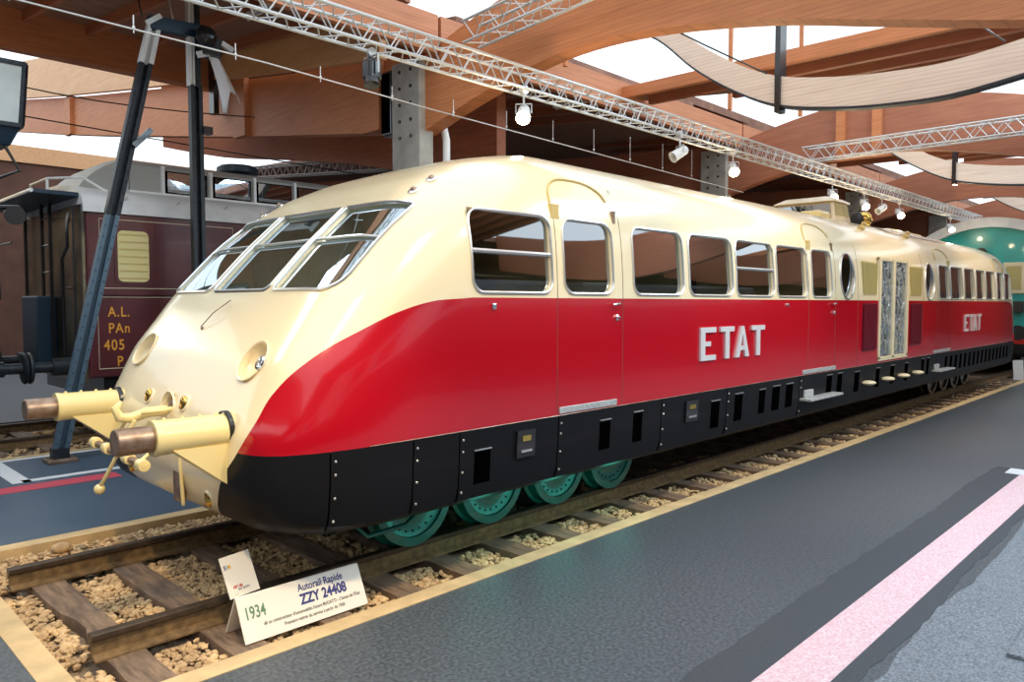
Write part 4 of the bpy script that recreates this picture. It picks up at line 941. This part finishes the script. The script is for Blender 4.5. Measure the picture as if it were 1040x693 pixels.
# ------------------------------------------------------------------ maroon coach on the next track
co = empty('passenger_coach', (14, 12.35, 0), label='maroon clerestory coach with white roof lettered A.L. behind the railcar nose', cat='railway coach')
XE, YS, YF = 3.2, 10.9, 13.8
MB().box(XE, 26, YS, YF, 0.80, 3.02).build('body', 'maroon', co, bevel=0.03)
prof = []
for i in range(13):
    a = PI*i/12; prof.append(((YS+YF)/2 - 1.49*math.cos(a)*1.0, 3.0 + 0.46*math.sin(a)**0.7))
MB().extrude([(XE-0.03, y, z) for y, z in prof] , (23, 0, 0)).build('roof', 'roof_white', co, smooth=40)
mb = MB(); mb.extrude([(3.95, 11.55, 3.35), (3.95, 13.15, 3.35), (3.95, 13.15, 3.80), (3.95, 12.9, 3.90), (3.95, 11.8, 3.90), (3.95, 11.55, 3.80)], (22, 0, 0)); mb.build('clerestory', 'clere', co, bevel=0.02)
# swept clerestory end
vs = []
for i in range(9):
    t = i/8; x = 3.28 + 0.70*t; zt = 3.40 + 0.48*math.sin(t*PI/2)**0.8
    vs += [(x, 11.55, 3.34), (x, 11.55, zt-0.05), (x, 11.8, zt), (x, 12.9, zt), (x, 13.15, zt-0.05), (x, 13.15, 3.34)]
mb = MB().add(vs, [(i*6+k, i*6+(k+1)%6, (i+1)*6+(k+1)%6, (i+1)*6+k) for i in range(8) for k in range(6)] + [(0,1,2,3,4,5)]); mb.build('clerestory_end', 'clere', co, smooth=30)
for i in range(14):
    x = 4.48 + 0.72*i; f_w = MB().box(x, x+0.62, 11.52, 11.56, 3.43, 3.76).build('clerestory_window', 'dark_slot', co)
    MB().box(x+0.02, x+0.60, 11.508, 11.522, 3.45, 3.74).build('pane', 'wglass', f_w)
    MB().box(x-0.06, x-0.02, 11.50, 11.56, 3.40, 3.82).build('window_post', 'white', co)
MB().box(3.95, 26, 11.46, 11.56, 3.38, 3.42).build('clerestory_sill', 'white', co)
for i in range(10): MB().tube([(3.7+0.7*i, 11.0, 3.14), (3.7+0.7*i, 10.93, 3.20), (3.74+0.7*i, 10.93, 3.24)], 0.012, 6).build('roof_hook', 'clere', co)
o = MB().lathe((6.0, 12.35, 3.88), (0,0,1), [(0.16,0),(0.16,0.08),(0.34,0.12),(0.34,0.2),(0.28,0.24),(0,0.25)], 24).build('roof_ventilator', 'blue', co, smooth=30)
def coach_win(x0, x1, z0, z1, m):
    f0 = MB().extrude([(x, YS-0.012, z) for x, z in rounded(x0-0.04, x1+0.04, z0-0.04, z1+0.04, 0.09)], (0, 0.02, 0)).build('window_frame', 'maroon', co)
    MB().extrude([(x, YS-0.018, z) for x, z in rounded(x0, x1, z0, z1, 0.07)], (0, 0.008, 0)).build('blind', m, f0)
    mb = MB()
    for i in range(7): z = z0 + (z1-z0)*(i+0.5)/7; mb.box(x0+0.02, x1-0.02, YS-0.026, YS-0.016, z-0.008, z+0.008)
    mb.build('slats', 'gutter', f0)
coach_win(3.58, 3.98, 2.09, 2.78, 'warmglass')
for i in range(5): coach_win(5.6+1.6*i, 6.5+1.6*i, 2.0, 2.8, 'glass')
def border(x0, x1, z0, z1):
    MB().tube([(x, YS-0.002, z) for x, z in ((x0,z0),(x1,z0),(x1,z1),(x0,z1))], 0.006, 5, True).build('lining', 'cream_win', co)
border(3.32, 4.9, 0.92, 1.88); border(3.36, 5.2, 2.0, 2.92)
MB().box(XE, 26, YS-0.03, YS, 1.91, 1.96).build('waist_moulding', 'maroon', co); MB().box(XE+0.2, 26, YS+0.1, YF-0.1, 0.5, 0.82).build('sole_bar', 'black', co)
def cot(s, x, z, size=0.19): text(s, size, frame_mtx((x, YS-0.003, z), (1,0,0), (0,0,1)), 'yellow_txt', co, sx=0.8, off=0.002, spacing=1.15)
cot('A.L.', 3.44, 1.62); cot('PAn', 3.44, 1.40); cot('405', 3.38, 1.17, 0.20); cot('P', 3.54, 0.95)
# glossy end wall with pipes
ew = MB().box(XE-0.05, XE, YS+0.02, YF-0.02, 0.75, 3.10).build('end_wall', 'tender', co, bevel=0.01)
mb = MB(); mb.tube([(XE-0.10, 11.25, 3.0), (XE-0.14, 11.2, 2.8), (XE-0.14, 11.2, 2.55), (XE-0.14, 11.45, 2.4), (XE-0.14, 11.45, 1.1)], 0.022, 8); mb.tube([(XE-0.12, 11.0, 3.05), (XE-0.12, 11.0, 1.0)], 0.014, 8)
mb.tube([(XE-0.12, 11.15, 2.9), (XE-0.12, 11.6, 2.95)], 0.012, 6); mb.tube([(XE-0.12, 11.1, 2.0), (XE-0.12, 11.6, 2.0)], 0.018, 6); mb.build('end_pipe', 'black', co, smooth=60)
mb = MB()
for y in (12.05, 12.45, 13.35): mb.box(XE-0.14, XE-0.10, y-0.025, y+0.025, 0.9, 3.2)
for i in range(6): mb.tube([(XE-0.12, 12.05, 1.1+0.38*i), (XE-0.12, 12.45, 1.1+0.38*i)], 0.014, 6)
mb.tube([(XE-0.5, 12.45, 2.65), (XE-0.5, 13.6, 2.65)], 0.014, 6); mb.build('end_ladder', 'black', co)
MB().box(XE-0.30, XE-0.05, 12.1, 12.9, 0.85, 1.9).build('gangway_plate', 'blue', co, bevel=0.02)
MB().box(XE-0.55, XE+0.02, YS+0.15, YF, 3.20, 3.26).build('end_canopy', 'blue', co, bevel=0.01)
MB().tube([(XE-0.58, YS+0.12, 3.23), (XE-0.58, YF+0.02, 3.23)], 0.025, 8).build('canopy_edge', 'white', co)
mb = MB(); mb.tube([(XE-0.3, 11.4, 3.26), (XE-0.3, 11.4, 3.45), (XE-0.3, 12.2, 3.45), (XE-0.3, 12.2, 3.26)], 0.018, 6); mb.tube([(XE+0.4, 11.2, 3.30), (XE+0.1, 11.3, 3.50), (XE-0.3, 11.4, 3.45)], 0.018, 6); mb.build('roof_railing', 'white', co)
for y in (11.45, 13.2):
    bfo = MB().lathe((2.62, y, 0.94), (1,0,0), [(0,0.0),(0.20,0.0),(0.21,0.02),(0.20,0.04),(0.07,0.05),(0.07,0.28),(0.12,0.28),(0.12,0.56),(0,0.56)], 28).build('buffer', 'tarpost', co, smooth=35)
for x in (4.6, 6.8):
    for sy in (-1, 1): MB().lathe((x, 12.37+sy*0.75, 0.42), (0,sy,0), [(0,0.06),(0.1,0.06),(0.36,0.03),(0.42,0.06),(0.42,-0.04),(0.45,-0.06),(0,-0.06)], 32).build('wheel', 'black', co, smooth=35)
# dark blue wagon to the left with buffers
bw = empty('flat_wagon', (0, 12.35, 0), label='dark blue wagon end with round buffers at the left edge', cat='wagon')
MB().box(-4, 2.15, 11.0, 13.7, 0.40, 1.84).build('body', 'blue', bw, bevel=0.03); MB().box(-4.0, 2.18, 10.98, 13.72, 0.55, 0.64).build('sole_bar', 'black', bw)
for y in (11.45, 13.2): MB().lathe((2.60, y, 0.94), (-1,0,0), [(0,0.0),(0.20,0.0),(0.21,0.02),(0.19,0.04),(0.07,0.05),(0.07,0.25),(0.10,0.25),(0.10,0.46),(0,0.46)], 28).build('buffer', 'tarpost', bw, smooth=35)
MB().box(2.15, 2.19, 11.3, 11.6, 1.3, 1.7).build('end_box', 'tar_blue', bw, bevel=0.02)
for x in (-2.5, 0.9):
    for sy in (-1, 1): MB().lathe((x, 12.37+sy*0.75, 0.42), (0,sy,0), [(0,0.06),(0.1,0.06),(0.36,0.03),(0.42,0.06),(0.42,-0.04),(0.45,-0.06),(0,-0.06)], 32).build('wheel', 'black', bw, smooth=35)
for y in (11.45, 13.2):
    pass
# lantern on lattice mast
ln = empty('lantern_mast', (2.2, 11.2, 1.84), label='large glazed lantern on a dark lattice mast at the left edge', cat='lantern')
lb = loftbox(1.75, 2.50, 10.85, 11.5, 3.98, 1.70, 2.55, 10.80, 11.55, 4.72).build('lantern_box', 'lantern_glass', ln)
mb = MB(); bb = [(1.75,10.85,3.98),(2.50,10.85,3.98),(2.50,11.5,3.98),(1.75,11.5,3.98)]; tt_ = [(1.70,10.80,4.72),(2.55,10.80,4.72),(2.55,11.55,4.72),(1.70,11.55,4.72)]
for k in range(4): mb.bar(bb[k], bb[(k+1)%4], 0.05, 0.05); mb.bar(tt_[k], tt_[(k+1)%4], 0.05, 0.05); mb.bar(bb[k], tt_[k], 0.05, 0.05)
mb.build('lantern_frame', 'tarpost', ln)
loftbox(1.85, 2.40, 10.95, 11.4, 3.74, 1.75, 2.50, 10.85, 11.5, 3.97).build('lantern_base', 'blue', ln, bevel=0.01)
mb = MB()
for (dx, dy) in ((-0.13,-0.13),(0.13,-0.13),(0.13,0.13),(-0.13,0.13)): mb.bar((2.12+dx, 11.2+dy, 1.84), (2.12+dx*0.7, 11.2+dy*0.7, 3.74), 0.035, 0.035)
for i in range(6):
    z0 = 1.9+0.3*i; mb.bar((1.99, 11.07, z0), (2.25, 11.07, z0+0.3), 0.02, 0.02); mb.bar((2.25, 11.07, z0), (1.99, 11.07, z0+0.3), 0.02, 0.02); mb.bar((1.99, 11.07, z0), (1.99, 11.33, z0+0.3), 0.02, 0.02)
mb.build('lattice_mast', 'black', ln)
mb = MB(); mb.tube([(2.2, 11.1, 3.3), (2.5, 11.0, 3.45), (2.35, 11.0, 3.74)], 0.02, 8); mb.tube([(1.6, 11.1, 2.95), (2.5, 11.1, 3.0)], 0.03, 8); mb.lathe((2.45, 11.05, 2.9), (0,1,0), [(0,0),(0.12,0),(0.12,0.03),(0,0.03)], 18); mb.build('mast_bracket', 'black', ln)

ac = empty('passenger_coach', (8, -5.5, FZ), label='blue and white coach across the aisle behind the camera, seen only mirrored in the windows', cat='railway coach')
MB().box(-6, 24, -6.9, -4.2, 0.9, 1.75).build('lower_body', 'blue', ac, bevel=0.03); MB().box(-6, 24, -6.9, -4.2, 1.75, 1.83).build('stripe', 'white', ac)
MB().box(-6, 24, -6.88, -4.22, 1.83, 2.85).build('upper_body', 'coach_blue', ac); MB().box(-6, 24, -6.85, -4.25, 2.85, 3.6).build('roof', 'tarpost', ac, bevel=0.1); MB().box(-5, 23, -6.5, -4.6, 0.0, 0.9).build('underframe', 'black', ac)
for i in range(16): MB().box(-5.2+1.8*i, -4.1+1.8*i, -4.222, -4.205, 1.95, 2.6).build('window', 'white' if i % 3 == 1 else 'tarpost', ac)

# ------------------------------------------------------------------ riveted steel crane (trestle)
tr = empty('steel_trestle', (3.6, 10.2, FZ), label='tall riveted steel trestle with leaning leg and upright post by the coach', cat='trestle')
def legs(p0, p1, name, m, s=0.06, th=0.05):
    p0 = Vector(p0); p1 = Vector(p1); mb = MB()
    for d in (-s, s): mb.bar(p0 + Vector((d,0,0)), p1 + Vector((d*0.9,0,0)), 0.05, 0.10, (0,1,0))
    mb.bar(p0 + Vector((0,0.03,0)), p1 + Vector((0,0.03,0)), 0.02, s*2, (0,0,1))
    return mb.build(name, m, tr)
P0 = Vector((2.64, 10.2, 0.0)); P1 = Vector((3.86, 10.2, 5.38))
def lp(t): return P0.lerp(P1, t)
legs(lp(0), lp(0.54), 'leg', 'tar_blue'); legs(lp(0.54), lp(0.905), 'leg', 'tarpost'); legs(lp(0.905), lp(1.0), 'leg_top', 'white')
mb = MB()
for i in range(34):
    q = lp(0.02 + i*0.026)
    for d in (-0.06, 0.06): mb.sphere((q.x+d, q.y-0.05, q.z), 0.010, 6, 4)
mb.build('rivet_row', 'tarpost', tr)
MB().box(2.48, 2.80, 10.05, 10.35, FZ, FZ+0.05).build('foot_plate', 'steel_worn', tr, bevel=0.01); MB().box(2.55, 2.73, 10.13, 10.27, FZ+0.04, 0.05).build('foot_block', 'tarpost', tr)
legs((4.38, 10.2, FZ), (4.38, 10.2, 4.72), 'post', 'tarpost', 0.06); legs((4.33, 10.2, 4.70), (4.33, 10.2, 6.6), 'post_top', 'white', 0.02); MB().box(4.36, 4.44, 10.15, 10.28, 4.7, 6.6).build('post_core', 'tarpost', tr)
MB().bar((3.80, 10.2, 5.40), (4.52, 10.2, 5.44), 0.14, 0.17).build('cross_beam', 'blue', tr); MB().bar((3.74, 10.12, 5.36), (3.92, 10.12, 5.50), 0.03, 0.06).build('beam_end', 'white', tr)
MB().box(4.44, 4.56, 10.08, 10.2, 4.08, 4.18).build('bracket', 'black', tr); MB().bar((3.54, 10.1, 3.78), (3.76, 10.1, 4.02), 0.04, 0.07).build('bracket', 'black', tr)
hd = MB(); hd.lathe((4.44, 10.0, 5.32), (0,-1,0), [(0,0),(0.13,0.02),(0.15,0.06),(0.11,0.12),(0.05,0.16),(0,0.17)], 20); hd.box(4.40, 4.66, 9.98, 10.2, 5.10, 5.36)
hd.build('pulley_head', 'black', tr, bevel=0.015)
MB().bar((4.34, 10.02, 5.08), (4.56, 10.02, 5.16), 0.04, 0.08).build('white_bracket', 'white', tr); MB().bar((4.66, 10.0, 5.30), (4.82, 10.0, 5.24), 0.05, 0.07).build('lamp_arm', 'white', tr)
cl = MB(); N = 10; vs = []
for i in range(N+1):
    t = i/N
    for j in range(7):
        u = j/6; x = 4.46 + 0.24*u*(0.75+0.25*t) + 0.20*t; z = 5.10 - 0.42*t - (0.30*t**3 if j < 2 else (0.10*t**3 if j > 5 else 0.0)) - (0.05*u)
        vs.append((x, 9.96 + 0.03*math.sin(u*7+t*2), z))
cl.add(vs, [(i*7+j, i*7+j+1, (i+1)*7+j+1, (i+1)*7+j) for i in range(N) for j in range(6)])
o = cl.build('cloth', 'cloth', smooth=60, label='white pointed cloth hanging from the top of the steel trestle', cat='cloth')
sd = o.modifiers.new('thick', 'SOLIDIFY'); sd.thickness = 0.006
for i, (a, lab) in enumerate(((3.75, 'thin black cable dangling above the trestle beam'), (3.9, 'thin white cord hanging above the trestle beam'))):
    pts = [(a-0.25*(1-i) + 0.2*t, 10.15, 6.6-1.15*t + 0.05*math.sin(t*6)) for t in (0, .2, .4, .6, .8, 1.0)]; MB().tube(pts, 0.010, 6).build('cable', 'black' if i == 0 else 'truss', label=lab, cat='cable')

# ------------------------------------------------------------------ teal locomotive at the far end
lo = empty('locomotive', (24, 5.0, 0), label='teal locomotive with white roof behind the far end of the railcar', cat='locomotive')
LX, LY0, LY1 = 23.6, 3.35, 6.65
front = [(LY0, 1.2), (LY0, 3.35)]; arc = [(LY0 + (LY1-LY0)*i/16, 3.35 + 0.62*math.sin(PI*i/16)**0.65) for i in range(17)]
poly = [(LX, LY0, 0.5)] + [(LX, y, z) for y, z in arc] + [(LX, LY1, 0.5)]
MB().extrude(poly, (14, 0, 0)).build('body', 'teal_loco', lo)
r1 = [(LX-0.16, LY0-0.06 + (LY1-LY0+0.12)*i/24, 3.38 + 0.72*math.sin(PI*i/24)**0.62) for i in range(25)]; r2 = [(LX-0.16, p[1]*0.97+5*0.03, p[2]-0.26) for p in reversed(r1)]
vs = [p for p in r1] + [p for p in reversed(r2)]; n = 25
mb = MB(); allv = vs + [(p[0]+14.3, p[1], p[2]) for p in vs]; fs = []
for i in range(24):
    fs += [(i, i+1, n+i+1, n+i), (2*n+i+1, 2*n+i, 3*n+i, 3*n+i+1), (i+1, i, 2*n+i, 2*n+i+1), (n+i, n+i+1, 3*n+i+1, 3*n+i)]
mb.add(allv, fs).build('roof', 'roof_white', lo, smooth=35)
MB().box(LX-0.03, LX+0.02, LY0-0.02, LY1+0.02, 0.72, 0.98).build('red_band', 'redband', lo); MB().box(LX-0.02, LX+0.02, LY0-0.01, LY1+0.01, 0.46, 0.72).build('front_beam', 'black', lo)
for y in (4.12, 5.3):
    f0 = MB().box(LX-0.04, LX+0.01, y, y+0.50, 2.05, 2.88).build('window_frame', 'cream_win', lo, bevel=0.02); MB().box(LX-0.05, LX-0.035, y+0.08, y+0.42, 2.15, 2.78).build('pane', 'olive', f0)
for y in (5.10, 5.48): MB().lathe((LX, y, 3.14), (-1,0,0), [(0,0.02),(0.10,0.02),(0.13,0.22),(0.15,0.24),(0,0.24)], 20).build('headlamp', 'black', lo, smooth=35)
MB().box(LX-0.25, LX, 4.1, 4.45, 1.55, 1.85).build('lamp_box', 'black', lo, bevel=0.02); MB().box(LX-0.02, LX+14, LY0-0.04, LY0, 0.72, 0.98).build('side_band', 'redband', lo)
MB().box(LX+0.3, LX+14, LY0+0.2, LY1-0.2, 0.35, 0.52).build('underframe', 'black', lo, bevel=0.02)
for y in (4.15, 5.85): MB().lathe((LX-0.55, y, 1.03), (1,0,0), [(0,0),(0.2,0),(0.2,0.04),(0.08,0.06),(0.1,0.55),(0,0.55)], 20).build('buffer', 'black', lo, smooth=35)
for x in (25.2, 28.0):
    for sy in (-1, 1): MB().lathe((x, YC+sy*0.74, 0.5), (0,sy,0), [(0,0.06),(0.1,0.06),(0.44,0.03),(0.5,0.06),(0.5,-0.04),(0.53,-0.06),(0,-0.06)], 32).build('wheel', 'black', lo, smooth=35)
# white marker post by the far kerb
ps = empty('marker_board', (22.4, 3.97, -0.14), label='small white board standing by the kerb near the far end of the railcar', cat='board')
MB().bar((22.4, 3.97, -0.2), (22.48, 4.02, 0.36), 0.22, 0.02, (1,0,0)).build('board', 'white', ps)
MB().bar((22.5, 4.10, -0.2), (22.49, 4.03, 0.34), 0.05, 0.03, (1,0,0)).build('stay', 'white', ps)
